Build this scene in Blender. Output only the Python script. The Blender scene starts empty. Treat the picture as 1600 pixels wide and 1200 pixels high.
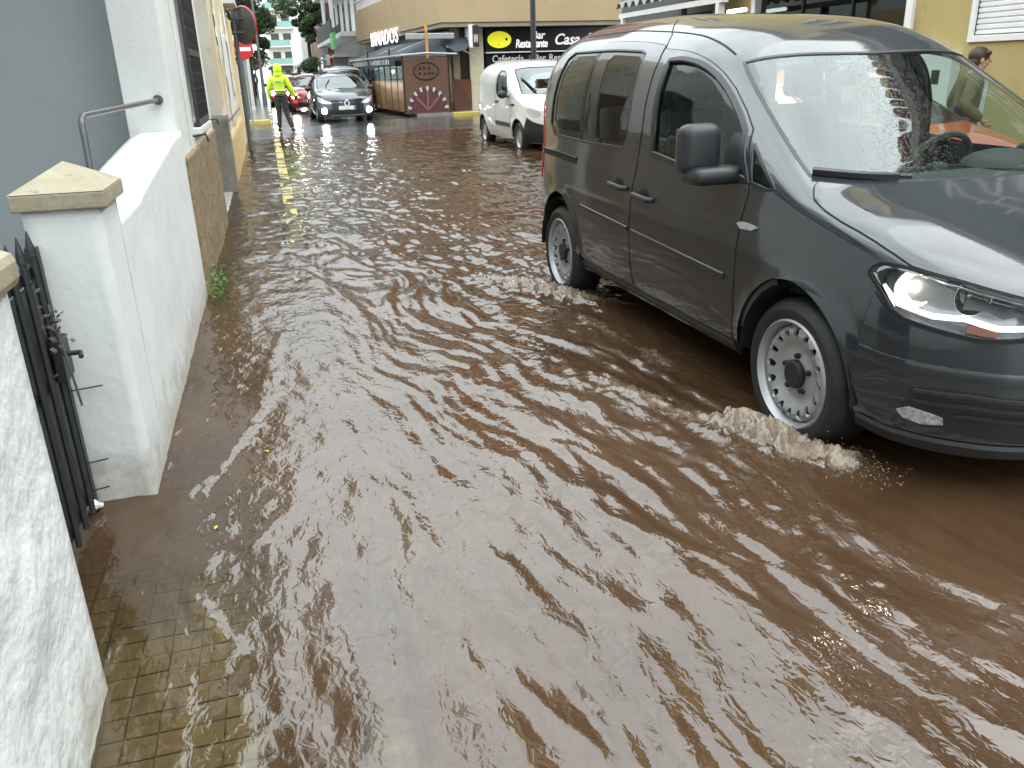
import bpy, bmesh, math, random
import numpy as np
from mathutils import Vector, Matrix
from mathutils.geometry import delaunay_2d_cdt
random.seed(7); rng = np.random.default_rng(7)
R = math.radians
scene = bpy.context.scene
col = scene.collection

# ---------------------------------------------------------------- camera
F_PX, PITCH, ROLL, YAW, CAM_H = 1291.06, 0.364508, -0.0318905, 0.262438, 1.52707
cp, sp, cyw, syw = math.cos(PITCH), math.sin(PITCH), math.cos(YAW), math.sin(YAW)
FWD = np.array([syw * cp, cyw * cp, -sp]); RT0 = np.array([cyw, -syw, 0.0]); UP0 = np.cross(RT0, FWD)
cr, sr = math.cos(ROLL), math.sin(ROLL)
RIGHT = cr * RT0 + sr * UP0; UP = -sr * RT0 + cr * UP0
cam_data = bpy.data.cameras.new('camera'); cam = bpy.data.objects.new('camera', cam_data); col.objects.link(cam)
cam_data.sensor_width = 36.0; cam_data.lens = F_PX / 1600 * 36.0; cam_data.clip_end = 2000.0; cam_data.clip_start = 0.05
Mx = Matrix.Identity(4)
for i in range(3):
    Mx[i][0], Mx[i][1], Mx[i][2] = RIGHT[i], UP[i], -FWD[i]
Mx[2][3] = CAM_H
cam.matrix_world = Mx
scene.camera = cam

def ray(px, py):
    return FWD + RIGHT * (px - 800) / F_PX + UP * (600 - py) / F_PX
def at(px, py, z=0.0):                 # photo pixel -> the point of height z it shows
    d = ray(px, py); t = (z - CAM_H) / d[2]; return Vector((d[0] * t, d[1] * t, z))
def at_x(px, py, x):
    d = ray(px, py); t = x / d[0]; return Vector((x, d[1] * t, CAM_H + d[2] * t))
def at_y(px, py, y):
    d = ray(px, py); t = y / d[1]; return Vector((d[0] * t, y, CAM_H + d[2] * t))

# ---------------------------------------------------------------- sky, sun, exposure
SUN_EL, SUN_AZ = R(52), R(104)
world = bpy.data.worlds.new('World'); scene.world = world; world.use_nodes = True
nt = world.node_tree; nt.nodes.clear()
sky = nt.nodes.new('ShaderNodeTexSky'); sky.sky_type = 'NISHITA'; sky.sun_disc = False
sky.sun_elevation = SUN_EL; sky.sun_rotation = SUN_AZ; sky.dust_density = 4.0; sky.air_density = 1.0
hs = nt.nodes.new('ShaderNodeHueSaturation'); hs.inputs['Saturation'].default_value = 0.12
nt.links.new(sky.outputs[0], hs.inputs['Color'])
tcw = nt.nodes.new('ShaderNodeTexCoord')
cl = nt.nodes.new('ShaderNodeTexNoise'); cl.inputs['Scale'].default_value = 2.6; cl.inputs['Detail'].default_value = 5; cl.inputs['Roughness'].default_value = .6
nt.links.new(tcw.outputs['Generated'], cl.inputs['Vector'])
crw = nt.nodes.new('ShaderNodeValToRGB')
crw.color_ramp.elements[0].position = .33; crw.color_ramp.elements[0].color = (10.3, 11.3, 11.8, 1)
crw.color_ramp.elements[1].position = .68; crw.color_ramp.elements[1].color = (18.6, 20.2, 20.4, 1)
nt.links.new(cl.outputs['Fac'], crw.inputs[0])
mxw = nt.nodes.new('ShaderNodeMix'); mxw.data_type = 'RGBA'; mxw.inputs[0].default_value = .82     # a closed cloud deck over the clear sky
# overcast luminance falls from the zenith towards the horizon
sxw = nt.nodes.new('ShaderNodeSeparateXYZ'); nt.links.new(tcw.outputs['Generated'], sxw.inputs[0])
elw = nt.nodes.new('ShaderNodeMapRange'); elw.inputs[1].default_value = 0; elw.inputs[2].default_value = 1; elw.inputs[3].default_value = .52; elw.inputs[4].default_value = 1.3; nt.links.new(sxw.outputs[2], elw.inputs[0])
muw = nt.nodes.new('ShaderNodeVectorMath'); muw.operation = 'SCALE'; nt.links.new(crw.outputs[0], muw.inputs[0]); nt.links.new(elw.outputs[0], muw.inputs['Scale'])
nt.links.new(hs.outputs[0], mxw.inputs[6]); nt.links.new(muw.outputs[0], mxw.inputs[7])
bg = nt.nodes.new('ShaderNodeBackground'); bg.inputs[1].default_value = 0.12
nt.links.new(mxw.outputs[2], bg.inputs[0])
wo = nt.nodes.new('ShaderNodeOutputWorld'); nt.links.new(bg.outputs[0], wo.inputs[0])
sun_d = bpy.data.lights.new('sun', 'SUN'); sun_d.energy = 0.7; sun_d.angle = R(75); sun_d.color = (1, .97, .93)
sun = bpy.data.objects.new('sun', sun_d); col.objects.link(sun)
sd = Vector((math.sin(SUN_AZ) * math.cos(SUN_EL), math.cos(SUN_AZ) * math.cos(SUN_EL), math.sin(SUN_EL)))
sun.rotation_euler = sd.to_track_quat('Z', 'Y').to_euler(); sun.location = (0, 0, 40)
scene.view_settings.view_transform = 'Standard'; scene.view_settings.look = 'None'
scene.view_settings.gamma = 1.0; scene.view_settings.use_curve_mapping = False
scene.view_settings.exposure = 0.95
scene.render.engine = 'CYCLES'
scene.cycles.use_denoising = True
scene.cycles.max_bounces = 10; scene.cycles.transparent_max_bounces = 16; scene.cycles.glossy_bounces = 4; scene.cycles.transmission_bounces = 6
scene.cycles.caustics_reflective = False; scene.cycles.caustics_refractive = False
scene.cycles.sample_clamp_indirect = 6.0

# ---------------------------------------------------------------- materials
MATS = {}
def M(name, base, rough=.6, metal=0.0, var=.12, scale=6.0, bump=0.0, bscale=60.0, coat=0.0, coat_rough=.05, emis=None, estr=0.0, spec=.5, spots=None, spot_scale=9.0, spot_lo=.58, spot_hi=.68, stretch=None, tide=None):
    if name in MATS: return MATS[name]
    m = bpy.data.materials.new(name); m.use_nodes = True; t = m.node_tree; b = t.nodes['Principled BSDF']
    b.inputs['Roughness'].default_value = rough; b.inputs['Metallic'].default_value = metal
    b.inputs['Specular IOR Level'].default_value = spec
    if coat: b.inputs['Coat Weight'].default_value = coat; b.inputs['Coat Roughness'].default_value = coat_rough; b.inputs['Coat IOR'].default_value = 1.72
    tc = t.nodes.new('ShaderNodeTexCoord'); src = tc.outputs['Object']
    if stretch:
        mp = t.nodes.new('ShaderNodeMapping'); mp.inputs['Scale'].default_value = stretch
        t.links.new(src, mp.inputs[0]); src = mp.outputs[0]
    n = t.nodes.new('ShaderNodeTexNoise'); n.inputs['Scale'].default_value = scale; n.inputs['Detail'].default_value = 6; n.inputs['Roughness'].default_value = .65
    t.links.new(src, n.inputs['Vector'])
    r = t.nodes.new('ShaderNodeValToRGB'); r.color_ramp.elements[0].position = .3; r.color_ramp.elements[1].position = .7
    c = np.array(base[:3])
    r.color_ramp.elements[0].color = (*np.clip(c * (1 - var), 0, 1), 1); r.color_ramp.elements[1].color = (*np.clip(c * (1 + var), 0, 1), 1)
    t.links.new(n.outputs['Fac'], r.inputs[0]); out = r.outputs[0]
    if spots is not None:
        n2 = t.nodes.new('ShaderNodeTexNoise'); n2.inputs['Scale'].default_value = spot_scale; n2.inputs['Detail'].default_value = 8; n2.inputs['Roughness'].default_value = .7
        t.links.new(src, n2.inputs['Vector'])
        mr = t.nodes.new('ShaderNodeMapRange'); mr.inputs[1].default_value = spot_lo; mr.inputs[2].default_value = spot_hi
        t.links.new(n2.outputs['Fac'], mr.inputs[0])
        mx = t.nodes.new('ShaderNodeMix'); mx.data_type = 'RGBA'; t.links.new(mr.outputs[0], mx.inputs[0])
        t.links.new(out, mx.inputs[6]); mx.inputs[7].default_value = (*spots[:3], 1); out = mx.outputs[2]
    if tide is not None:      # splashed mud and damp marks left along the foot of a wall
        tn = t.nodes.new('ShaderNodeTexNoise'); tn.inputs['Scale'].default_value = 7; tn.inputs['Detail'].default_value = 9; tn.inputs['Roughness'].default_value = .75; t.links.new(tc.outputs['Object'], tn.inputs['Vector'])
        sz = t.nodes.new('ShaderNodeSeparateXYZ'); t.links.new(tc.outputs['Object'], sz.inputs[0])
        a1 = t.nodes.new('ShaderNodeMath'); a1.operation = 'MULTIPLY_ADD'; t.links.new(tn.outputs['Fac'], a1.inputs[0]); a1.inputs[1].default_value = -.75; t.links.new(sz.outputs[2], a1.inputs[2])
        m2_ = t.nodes.new('ShaderNodeMapRange'); m2_.inputs[1].default_value = -.06; m2_.inputs[2].default_value = -.30; m2_.inputs[4].default_value = .75; t.links.new(a1.outputs[0], m2_.inputs[0])
        mx2 = t.nodes.new('ShaderNodeMix'); mx2.data_type = 'RGBA'; t.links.new(m2_.outputs[0], mx2.inputs[0]); t.links.new(out, mx2.inputs[6]); mx2.inputs[7].default_value = (*tide, 1); out = mx2.outputs[2]
    t.links.new(out, b.inputs['Base Color'])
    if bump:
        nb = t.nodes.new('ShaderNodeTexNoise'); nb.inputs['Scale'].default_value = bscale; nb.inputs['Detail'].default_value = 5
        t.links.new(src, nb.inputs['Vector'])
        bp = t.nodes.new('ShaderNodeBump'); bp.inputs['Strength'].default_value = 1.0; bp.inputs['Distance'].default_value = bump
        t.links.new(nb.outputs['Fac'], bp.inputs['Height']); t.links.new(bp.outputs[0], b.inputs['Normal'])
    if emis is not None:
        b.inputs['Emission Color'].default_value = (*emis, 1); b.inputs['Emission Strength'].default_value = estr
    MATS[name] = m; return m

def glass_mat(name, tint=(.72, .86, .80), ior=1.5, rough=.02, drops=0.0):
    if name in MATS: return MATS[name]
    m = bpy.data.materials.new(name); m.use_nodes = True; t = m.node_tree; t.nodes.clear()
    o = t.nodes.new('ShaderNodeOutputMaterial'); mx = t.nodes.new('ShaderNodeMixShader')
    tr = t.nodes.new('ShaderNodeBsdfTransparent'); tr.inputs[0].default_value = (*tint, 1)
    gl = t.nodes.new('ShaderNodeBsdfGlossy'); gl.inputs['Roughness'].default_value = rough; gl.inputs[0].default_value = (.93, 1, 1, 1)
    fr = t.nodes.new('ShaderNodeFresnel')
    gm_ = t.nodes.new('ShaderNodeNewGeometry'); ma_ = t.nodes.new('ShaderNodeMath'); ma_.operation = 'MULTIPLY_ADD'; ma_.inputs[1].default_value = 1 / ior - ior; ma_.inputs[2].default_value = ior   # a thin sheet reflects alike from both sides
    t.links.new(gm_.outputs['Backfacing'], ma_.inputs[0]); t.links.new(ma_.outputs[0], fr.inputs[0])
    t.links.new(fr.outputs[0], mx.inputs[0]); t.links.new(tr.outputs[0], mx.inputs[1]); t.links.new(gl.outputs[0], mx.inputs[2])
    if drops:
        tc = t.nodes.new('ShaderNodeTexCoord'); v = t.nodes.new('ShaderNodeTexVoronoi'); v.inputs['Scale'].default_value = 110; v.inputs['Randomness'].default_value = 1
        t.links.new(tc.outputs['Object'], v.inputs['Vector'])
        mr = t.nodes.new('ShaderNodeMapRange'); mr.inputs[1].default_value = .38; mr.inputs[2].default_value = .05
        t.links.new(v.outputs['Distance'], mr.inputs[0])
        bp = t.nodes.new('ShaderNodeBump'); bp.inputs['Strength'].default_value = 1; bp.inputs['Distance'].default_value = drops
        t.links.new(mr.outputs[0], bp.inputs['Height'])
        t.links.new(bp.outputs[0], gl.inputs['Normal']); t.links.new(bp.outputs[0], fr.inputs['Normal'])
    t.links.new(mx.outputs[0], o.inputs[0]); MATS[name] = m; return m

def emit_mat(name, color, strength):
    return M(name, color, rough=.3, var=0, emis=color, estr=strength)

# ---------------------------------------------------------------- mesh helpers
class MB:
    def __init__(s): s.v = []; s.f = []; s.m = []; s.cur = 0
    def add(s, vs, fs):
        b = len(s.v); s.v += [tuple(map(float, p)) for p in vs]; s.f += [tuple(i + b for i in f) for f in fs]; s.m += [s.cur] * len(fs); return s
    def box(s, a, b):
        x0, y0, z0 = a; x1, y1, z1 = b
        return s.add([(x0, y0, z0), (x1, y0, z0), (x1, y1, z0), (x0, y1, z0), (x0, y0, z1), (x1, y0, z1), (x1, y1, z1), (x0, y1, z1)],
                     [(0, 3, 2, 1), (4, 5, 6, 7), (0, 1, 5, 4), (1, 2, 6, 5), (2, 3, 7, 6), (3, 0, 4, 7)])
    def hexa(s, p):     # 8 corners: 4 bottom ccw, 4 top ccw
        return s.add(p, [(0, 3, 2, 1), (4, 5, 6, 7), (0, 1, 5, 4), (1, 2, 6, 5), (2, 3, 7, 6), (3, 0, 4, 7)])
    def bar(s, a, b, w, h, up=(0, 0, 1)):
        a, b = Vector(a), Vector(b); d = (b - a).normalized(); u = Vector(up); sd_ = d.cross(u)
        if sd_.length < 1e-4: sd_ = d.cross(Vector((1, 0, 0)))
        sd_.normalize(); u = sd_.cross(d).normalized(); sd_ *= w / 2; u *= h / 2
        return s.hexa([a - sd_ - u, a + sd_ - u, b + sd_ - u, b - sd_ - u, a - sd_ + u, a + sd_ + u, b + sd_ + u, b - sd_ + u])
    def tube(s, path, rad, n=10, cap=True):
        P = [Vector(p) for p in path]; rr = rad if isinstance(rad, (list, tuple)) else [rad] * len(P)
        vs = []; fs = []; ref = None
        for i, p in enumerate(P):
            d = (P[min(i + 1, len(P) - 1)] - P[max(i - 1, 0)]).normalized()
            if ref is None: ref = d.orthogonal().normalized()
            ref = (ref - d * ref.dot(d)); ref = ref.normalized() if ref.length > 1e-6 else d.orthogonal().normalized()
            q = d.cross(ref)
            vs += [p + (ref * math.cos(2 * math.pi * k / n) + q * math.sin(2 * math.pi * k / n)) * rr[i] for k in range(n)]
        for i in range(len(P) - 1):
            for k in range(n):
                a, b = i * n + k, i * n + (k + 1) % n; fs.append((a, b, b + n, a + n))
        if cap: fs.append(tuple(range(n))[::-1]); fs.append(tuple(range((len(P) - 1) * n, len(P) * n)))
        return s.add(vs, fs)
    def lathe(s, prof, c, axis, n=32, a0=0, a1=2 * math.pi):
        c, ax = Vector(c), Vector(axis).normalized(); e = ax.orthogonal().normalized(); g = ax.cross(e); full = abs(a1 - a0 - 2 * math.pi) < 1e-6
        k = n if full else n + 1; vs = []
        for r_, h in prof:
            for i in range(k):
                t = a0 + (a1 - a0) * i / n; vs.append(c + ax * h + (e * math.cos(t) + g * math.sin(t)) * r_)
        fs = []
        for j in range(len(prof) - 1):
            for i in range(n):
                a, b = j * k + i, j * k + (i + 1) % k; fs.append((a, b, b + k, a + k))
        return s.add(vs, fs)
    def prism(s, poly, d):   # planar polygon (3d points) extruded by vector d
        P = [Vector(p) for p in poly]; d = Vector(d); n = len(P)
        return s.add(P + [p + d for p in P], [tuple(range(n))[::-1], tuple(range(n, 2 * n))] + [(i, (i + 1) % n, n + (i + 1) % n, n + i) for i in range(n)])
    def sphere(s, c, r, n=12, m=8):
        c = Vector(c); r = Vector(r if hasattr(r, '__len__') else (r, r, r)); vs = []; fs = []
        for j in range(m + 1):
            t = math.pi * j / m
            for i in range(n):
                a = 2 * math.pi * i / n; vs.append(c + Vector((math.sin(t) * math.cos(a) * r.x, math.sin(t) * math.sin(a) * r.y, math.cos(t) * r.z)))
        for j in range(m):
            for i in range(n): fs.append((j * n + i, (j + 1) * n + i, (j + 1) * n + (i + 1) % n, j * n + (i + 1) % n))
        return s.add(vs, fs)
    def build(s, name, mat, parent=None, smooth=False, bevel=0.0, sharp=35, mats=None):
        me = bpy.data.meshes.new(name); me.from_pydata(s.v, [], s.f)
        return finish(name, me, mats or mat, parent, smooth, bevel, sharp, s.m if mats else None)
def finish(name, me, mat, parent=None, smooth=False, bevel=0.0, sharp=35, midx=None):
    o = bpy.data.objects.new(name, me); col.objects.link(o)
    for mm in (mat if isinstance(mat, (list, tuple)) else [mat]): me.materials.append(mm)
    if midx: me.polygons.foreach_set('material_index', midx)
    if bevel:
        b = o.modifiers.new('bevel', 'BEVEL'); b.width = bevel; b.segments = 2; b.limit_method = 'ANGLE'; b.angle_limit = R(40)
    if smooth:
        me.polygons.foreach_set('use_smooth', [True] * len(me.polygons)); me.set_sharp_from_angle(angle=R(sharp))
    if parent: o.parent = parent
    return o
def tag(o, label, cat, group=None):
    o['label'] = label; o['category'] = cat
    if group: o['group'] = group
    return o
def struct(o): o['kind'] = 'structure'; return o
def thing(name, label, cat, loc=(0, 0, 0), rz=0.0, group=None):
    o = bpy.data.objects.new(name, None); o.empty_display_size = .1; col.objects.link(o); o.location = loc; o.rotation_euler = (0, 0, rz)
    return tag(o, label, cat, group)
def copy_tree(o, parent=None):
    c = o.copy(); col.objects.link(c); c.parent = parent
    for ch in list(o.children): copy_tree(ch, c)
    return c
def share(src, name, loc, parent, rot=(0, 0, 0), scale=(1, 1, 1)):
    c = bpy.data.objects.new(name, src.data); col.objects.link(c); c.location = loc; c.rotation_euler = rot; c.scale = scale; c.parent = parent; return c
def text(name, body, size, mat, loc, rot, parent, shear=0.0, extrude=.01, weight=0.0, align='LEFT', space=1.0, sx=1.0):
    cu = bpy.data.curves.new(name, 'FONT'); cu.body = body; cu.size = size; cu.extrude = extrude; cu.shear = shear; cu.offset = weight; cu.align_x = align; cu.space_character = space; cu.resolution_u = 3
    tmp = bpy.data.objects.new('tmp', cu); col.objects.link(tmp)
    dg = bpy.context.evaluated_depsgraph_get(); me = bpy.data.meshes.new_from_object(tmp.evaluated_get(dg)); bpy.data.objects.remove(tmp); bpy.data.curves.remove(cu)
    me.materials.clear(); o = finish(name, me, mat, parent); o.location = loc; o.rotation_euler = rot; o.scale = (sx, 1, 1); return o

def vnoise(x, y, seed=0):            # smooth value noise, numpy
    xi = np.floor(x).astype(np.int64); yi = np.floor(y).astype(np.int64); fx = x - xi; fy = y - yi
    fx = fx * fx * fx * (fx * (fx * 6 - 15) + 10); fy = fy * fy * fy * (fy * (fy * 6 - 15) + 10)
    def h(a, b):
        n = (a * 374761393 + b * 668265263 + seed * 1442695041) & 0xFFFFFFFF
        n = ((n ^ (n >> 13)) * 1274126177) & 0xFFFFFFFF; n = n ^ (n >> 16)
        return (n & 0xFFFF) / 32767.5 - 1
    a, b, c_, d = h(xi, yi), h(xi + 1, yi), h(xi, yi + 1), h(xi + 1, yi + 1)
    return (a * (1 - fx) + b * fx) * (1 - fy) + (c_ * (1 - fx) + d * fx) * fy
def fbm(x, y, oct=4, seed=0, gain=.5):
    s = 0; a = 1
    for k in range(oct): s = s + a * vnoise(x * 2 ** k + 17.3 * k, y * 2 ** k - 9.1 * k, seed + k); a *= gain
    return s
# ================================================================ setting: road, pavement, water
WL = 0.075                                   # flood level; the road surface near the van is z = 0
def road_z(y): t = min(max((y - 17) / 9, 0), 1); return .125 * t * t * (3 - 2 * t)
def asphalt():
    m = bpy.data.materials.new('wet_asphalt'); m.use_nodes = True; t = m.node_tree; b = t.nodes['Principled BSDF']
    tc = t.nodes.new('ShaderNodeTexCoord')
    n = t.nodes.new('ShaderNodeTexNoise'); n.inputs['Scale'].default_value = .55; n.inputs['Detail'].default_value = 4; t.links.new(tc.outputs['Object'], n.inputs['Vector'])
    g = t.nodes.new('ShaderNodeTexNoise'); g.inputs['Scale'].default_value = 90; g.inputs['Detail'].default_value = 3; t.links.new(tc.outputs['Object'], g.inputs['Vector'])
    r = t.nodes.new('ShaderNodeValToRGB'); r.color_ramp.elements[0].color = (.035, .035, .037, 1); r.color_ramp.elements[1].color = (.075, .072, .07, 1); t.links.new(g.outputs['Fac'], r.inputs[0]); t.links.new(r.outputs[0], b.inputs['Base Color'])
    mr = t.nodes.new('ShaderNodeMapRange'); mr.inputs[1].default_value = .4; mr.inputs[2].default_value = .6; mr.inputs[3].default_value = .06; mr.inputs[4].default_value = .26
    t.links.new(n.outputs['Fac'], mr.inputs[0]); t.links.new(mr.outputs[0], b.inputs['Roughness'])
    bp = t.nodes.new('ShaderNodeBump'); bp.inputs['Distance'].default_value = .0016; t.links.new(g.outputs['Fac'], bp.inputs['Height']); t.links.new(bp.outputs[0], b.inputs['Normal'])
    b.inputs['Specular IOR Level'].default_value = .75
    return m
ASPH = asphalt()
mb = MB(); ys = [-40, -10, 0, 10, 17] + [17 + .75 * k for k in range(1, 13)] + [40, 80, 160, 400]
for i, y in enumerate(ys):
    mb.v += [(-120., y, road_z(y)), (120., y, road_z(y))]
mb.f = [(2 * i, 2 * i + 1, 2 * i + 3, 2 * i + 2) for i in range(len(ys) - 1)]; mb.m = [0] * len(mb.f)
struct(mb.build('road', ASPH, smooth=True))

# left pavement with its kerb and tiles
PAVE_Z, KX0, KX1 = .046, .03, .17
TILE = M('pavement_tile', (.40, .35, .235), rough=.35, var=.3, scale=14, bump=.002, bscale=120, spots=(.2, .17, .1), spot_scale=4, spot_lo=.5, spot_hi=.7)
def joint_tile_mat():
    m = bpy.data.materials.new('pavement_far_tiles'); m.use_nodes = True; t = m.node_tree; b = t.nodes['Principled BSDF']; b.inputs['Roughness'].default_value = .3
    tc = t.nodes.new('ShaderNodeTexCoord'); br = t.nodes.new('ShaderNodeTexBrick'); br.offset = 0; br.inputs['Scale'].default_value = 1
    br.inputs['Brick Width'].default_value = .078; br.inputs['Row Height'].default_value = .078; br.inputs['Mortar Size'].default_value = .004
    br.inputs[1].default_value = (.36, .29, .18, 1); br.inputs[2].default_value = (.27, .23, .15, 1); br.inputs[3].default_value = (.13, .1, .07, 1)
    t.links.new(tc.outputs['Object'], br.inputs[0]); t.links.new(br.outputs[0], b.inputs['Base Color']); return m
pv = MB().box((-1.3, 3.1, -.1), (KX0, 22.4, PAVE_Z)).box((-1.3, -8, -.1), (KX0, 3.1, PAVE_Z - .008))
pave = struct(pv.build('pavement', joint_tile_mat()))
t0 = MB().box((-.0365, -.0365, -.006), (.0365, .0365, .008)).build('tile', TILE, pave, bevel=.003)
first = True
for i in range(9):
    for j in range(24):
        x = -.60 + .0395 + i * .078; y = 1.25 + j * .078
        if x > KX0 - .03: continue
        o = t0 if first else share(t0, 'tile', (0, 0, 0), pave); first = False
        o.location = (x + random.uniform(-.001, .001), y, PAVE_Z - .008 + random.uniform(-.0015, .0015)); o.rotation_euler = (random.uniform(-.01, .01), random.uniform(-.01, .01), random.uniform(-.01, .01))
KERB = M('kerb_stone', (.36, .34, .30), rough=.45, var=.2, scale=9, bump=.003, bscale=70)
KYEL = M('kerb_yellow_paint', (.50, .40, .09), rough=.4, var=.2, scale=9, spots=(.34, .31, .24), spot_scale=7, spot_lo=.54, spot_hi=.6)
ks = MB().box((KX0 + .003, -.496, -.1), (KX1, .496, 0)).build('kerb_stone', KERB, pave, bevel=.012)
ky = MB().box((KX0 + .003, -.496, -.1), (KX1, .496, 0)).build('kerb_stone', KYEL, pave, bevel=.012)
for k in range(23):
    y = -.55 + k * 1.0; src = ky if y > 8.3 else ks
    zt = .060 if y < 8 else .0732
    if k == 0: ks.location = (0, y, zt)
    elif k == 9: ky.location = (0, y, zt)
    else: share(src, 'kerb_stone', (random.uniform(-.004, .004), y, zt + random.uniform(-.003, .003)), pave)
# pavements across the junction and on the right side
FARZ = .125
fp = MB().box((-6, 28.6, 0), (-.05, 160, FARZ + .12)).build('pavement', M('far_pavement', (.26, .25, .23), rough=.22, var=.2, scale=2)); struct(fp)
kf = MB().box((-6, 28.3, 0), (.02, 28.597, FARZ + .125)).build('kerb', KYEL, None, bevel=.02); struct(kf)
rp = MB().box((6.45, -8, -.1), (7.9, 19.6, .06)).build('pavement', joint_tile_mat()); struct(rp)
kr = MB().box((6.3, -8, -.1), (6.447, 19.6, .05)).build('kerb', KERB, None, bevel=.015); struct(kr)
fp2 = MB().prism([(4.7, 28.4, 0), (30, 29.6, 0), (30, 60, 0), (4.3, 160, 0), (4.0, 38, 0)], (0, 0, FARZ + .1)).build('pavement', MATS['far_pavement']); struct(fp2)
kf2 = MB().prism([(5.85, 28.1, 0), (30, 29.3, 0), (30, 29.594, 0), (5.85, 28.42, 0)], (0, 0, FARZ + .105)).build('kerb', KYEL, None, bevel=.02); struct(kf2)

# ---------------------------------------------------------------- flood water
def frange(segs):
    out = []
    for a, b, s0, s1 in segs:
        x = a
        while x < b: out.append(x); t = (x - a) / (b - a); x += s0 + (s1 - s0) * t
    out.append(segs[-1][1]); return np.array(out)
wx = frange([(-1.25, 3.0, .0125, .0125), (3.0, 7.9, .03, .09)])
wy = frange([(-6, 1, .25, .03), (1, 4, .0125, .0125), (4, 8, .0125, .026), (8, 27.5, .026, .12)])
GX, GY = np.meshgrid(wx, wy, indexing='ij')
def smooth(a, b, x): t = np.clip((x - a) / (b - a), 0, 1); return t * t * (3 - 2 * t)
def water_height(X, Y):
    # crests run along the street and bend away from the moving van
    wob = .30 * fbm(X * .9, Y * .6, 3, 5)
    c, s = math.cos(R(11)), math.sin(R(11))
    A = X * c + Y * s + wob * .5; B = -X * s + Y * c
    env = .55 + .45 * fbm(X * .7 + 3, Y * .45, 2, 9)
    near = 1 - .55 * smooth(6, 16, Y)
    def crest(n): return 1 - np.abs(n)
    h = .0028 * env * np.sin(2 * np.pi * A / .42 + 2.6 * fbm(X * 1.3, Y * .7, 2, 11))
    h += .0046 * crest(vnoise(A * 4.6, B * 1.5, 21)) + .0042 * crest(vnoise(A * 9.0 + .5 * B, B * 2.8, 25))
    h += .0034 * vnoise(A * 13., B * 3.6, 22) + .0024 * vnoise(A * 22.0 - B * 2, B * 6.5, 23) + .0008 * vnoise(A * 30, B * 15, 24)
    h += .0055 * fbm(X * 1.6, Y * 1.1, 3, 31)
    h += .0020 * np.sin(2 * np.pi * A / .20 + 3.0 * fbm(X * 1.1 + 5, Y * .8, 2, 12)) * np.clip(.4 + vnoise(X * 1.2, Y * .7, 13), 0, 1)
    h *= np.clip(1.0 + .55 * fbm(X * .9, Y * .45, 2, 33), .45, 1.6)
    # shallow sheet over the pavement: flatter, its ripples fold along the wall
    sh = 1 - smooth(-.1, .45, X)
    h2 = .0022 * (1 - np.abs(vnoise(X * 6 + .6 * Y, Y * 2.2 - X * 1.5, 41))) + .0012 * vnoise(X * 15, Y * 9, 42) + .0006 * vnoise(X * 34, Y * 22, 43) + .002 * fbm(X * 2.2, Y * 1.6, 2, 44)
    h = h * near * (1 - sh * .8) + h2 * sh * near
    # far chop crossing the street
    far = smooth(5, 12, Y)
    h += far * (.0055 * vnoise(X * 2.2, Y * 3.4, 51) + .0042 * vnoise(X * 5, Y * 7.5, 52) + .0022 * vnoise(X * 10, Y * 13, 53))
    return h
def seg_dist(X, Y, P):
    d = np.full(X.shape, 9.0); tt = np.zeros(X.shape); L = 0; tot = sum(math.hypot(P[i + 1][0] - P[i][0], P[i + 1][1] - P[i][1]) for i in range(len(P) - 1))
    for i in range(len(P) - 1):
        ax, ay = P[i]; bx, by = P[i + 1]; l = math.hypot(bx - ax, by - ay)
        t = np.clip(((X - ax) * (bx - ax) + (Y - ay) * (by - ay)) / (l * l), 0, 1); q = np.hypot(X - ax - t * (bx - ax), Y - ay - t * (by - ay))
        tt = np.where(q < d, (L + t * l) / tot, tt); d = np.minimum(d, q); L += l
    return d, tt
def P2(pts, z=.09): return [tuple(at(x, y, z)[:2]) for x, y in pts]
H = water_height(GX, GY) * 1.9
H -= H.mean(axis=0, keepdims=True) * .999
FO = np.zeros_like(H)
turb = np.abs(fbm(GX * 9, GY * 9, 4, 61, .62)); turb2 = fbm(GX * 4, GY * 4, 3, 67)
RIDGES = [  # centre line in photo pixels, half width, height, foam amount, fade in / out along it
    ([(1120, 640), (1190, 672), (1250, 700), (1320, 722), (1400, 738)], .10, .052, .84, .15, .75),
    ([(905, 575), (980, 610), (1060, 640), (1150, 668), (1230, 700)], .115, .018, .66, .2, .95),
    ([(720, 425), (790, 436), (860, 450), (930, 470), (985, 492)], .14, .036, .78, .2, .7),
    ([(880, 475), (960, 520), (1040, 562), (1130, 605)], .07, .013, .60, .2, .7),
    ([(540, 360), (640, 405), (760, 470), (860, 560), (1000, 625)], .05, .009, .15, .1, .8),
    ([(285, 780), (340, 735), (400, 650), (440, 560)], .022, .006, .50, .1, .8),
    ([(340, 850), (300, 900), (300, 940), (370, 1010), (430, 1040)], .020, .006, .45, .1, .8),
    ([(350, 900), (400, 840), (470, 760)], .018, .005, .38, .1, .8),
    ([(1000, 640), (1120, 740), (1300, 860), (1500, 1000)], .07, .006, .0, .1, .9)]
for pts, hw, hh, fa, fi, fo in RIDGES:
    d, tt = seg_dist(GX, GY, P2(pts)); d = d + .035 * turb2
    e = np.exp(-(d / hw) ** 2) * smooth(0, fi, tt) * (1 - smooth(fo, 1, tt))
    H += e * hh * (.35 + 1.1 * np.clip(1 - 1.4 * turb, 0, 1))
    FO = np.maximum(FO, fa * np.exp(-(d / (hw * 1.25)) ** 2) * smooth(0, fi, tt) * (1 - smooth(fo, 1, tt)))
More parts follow.
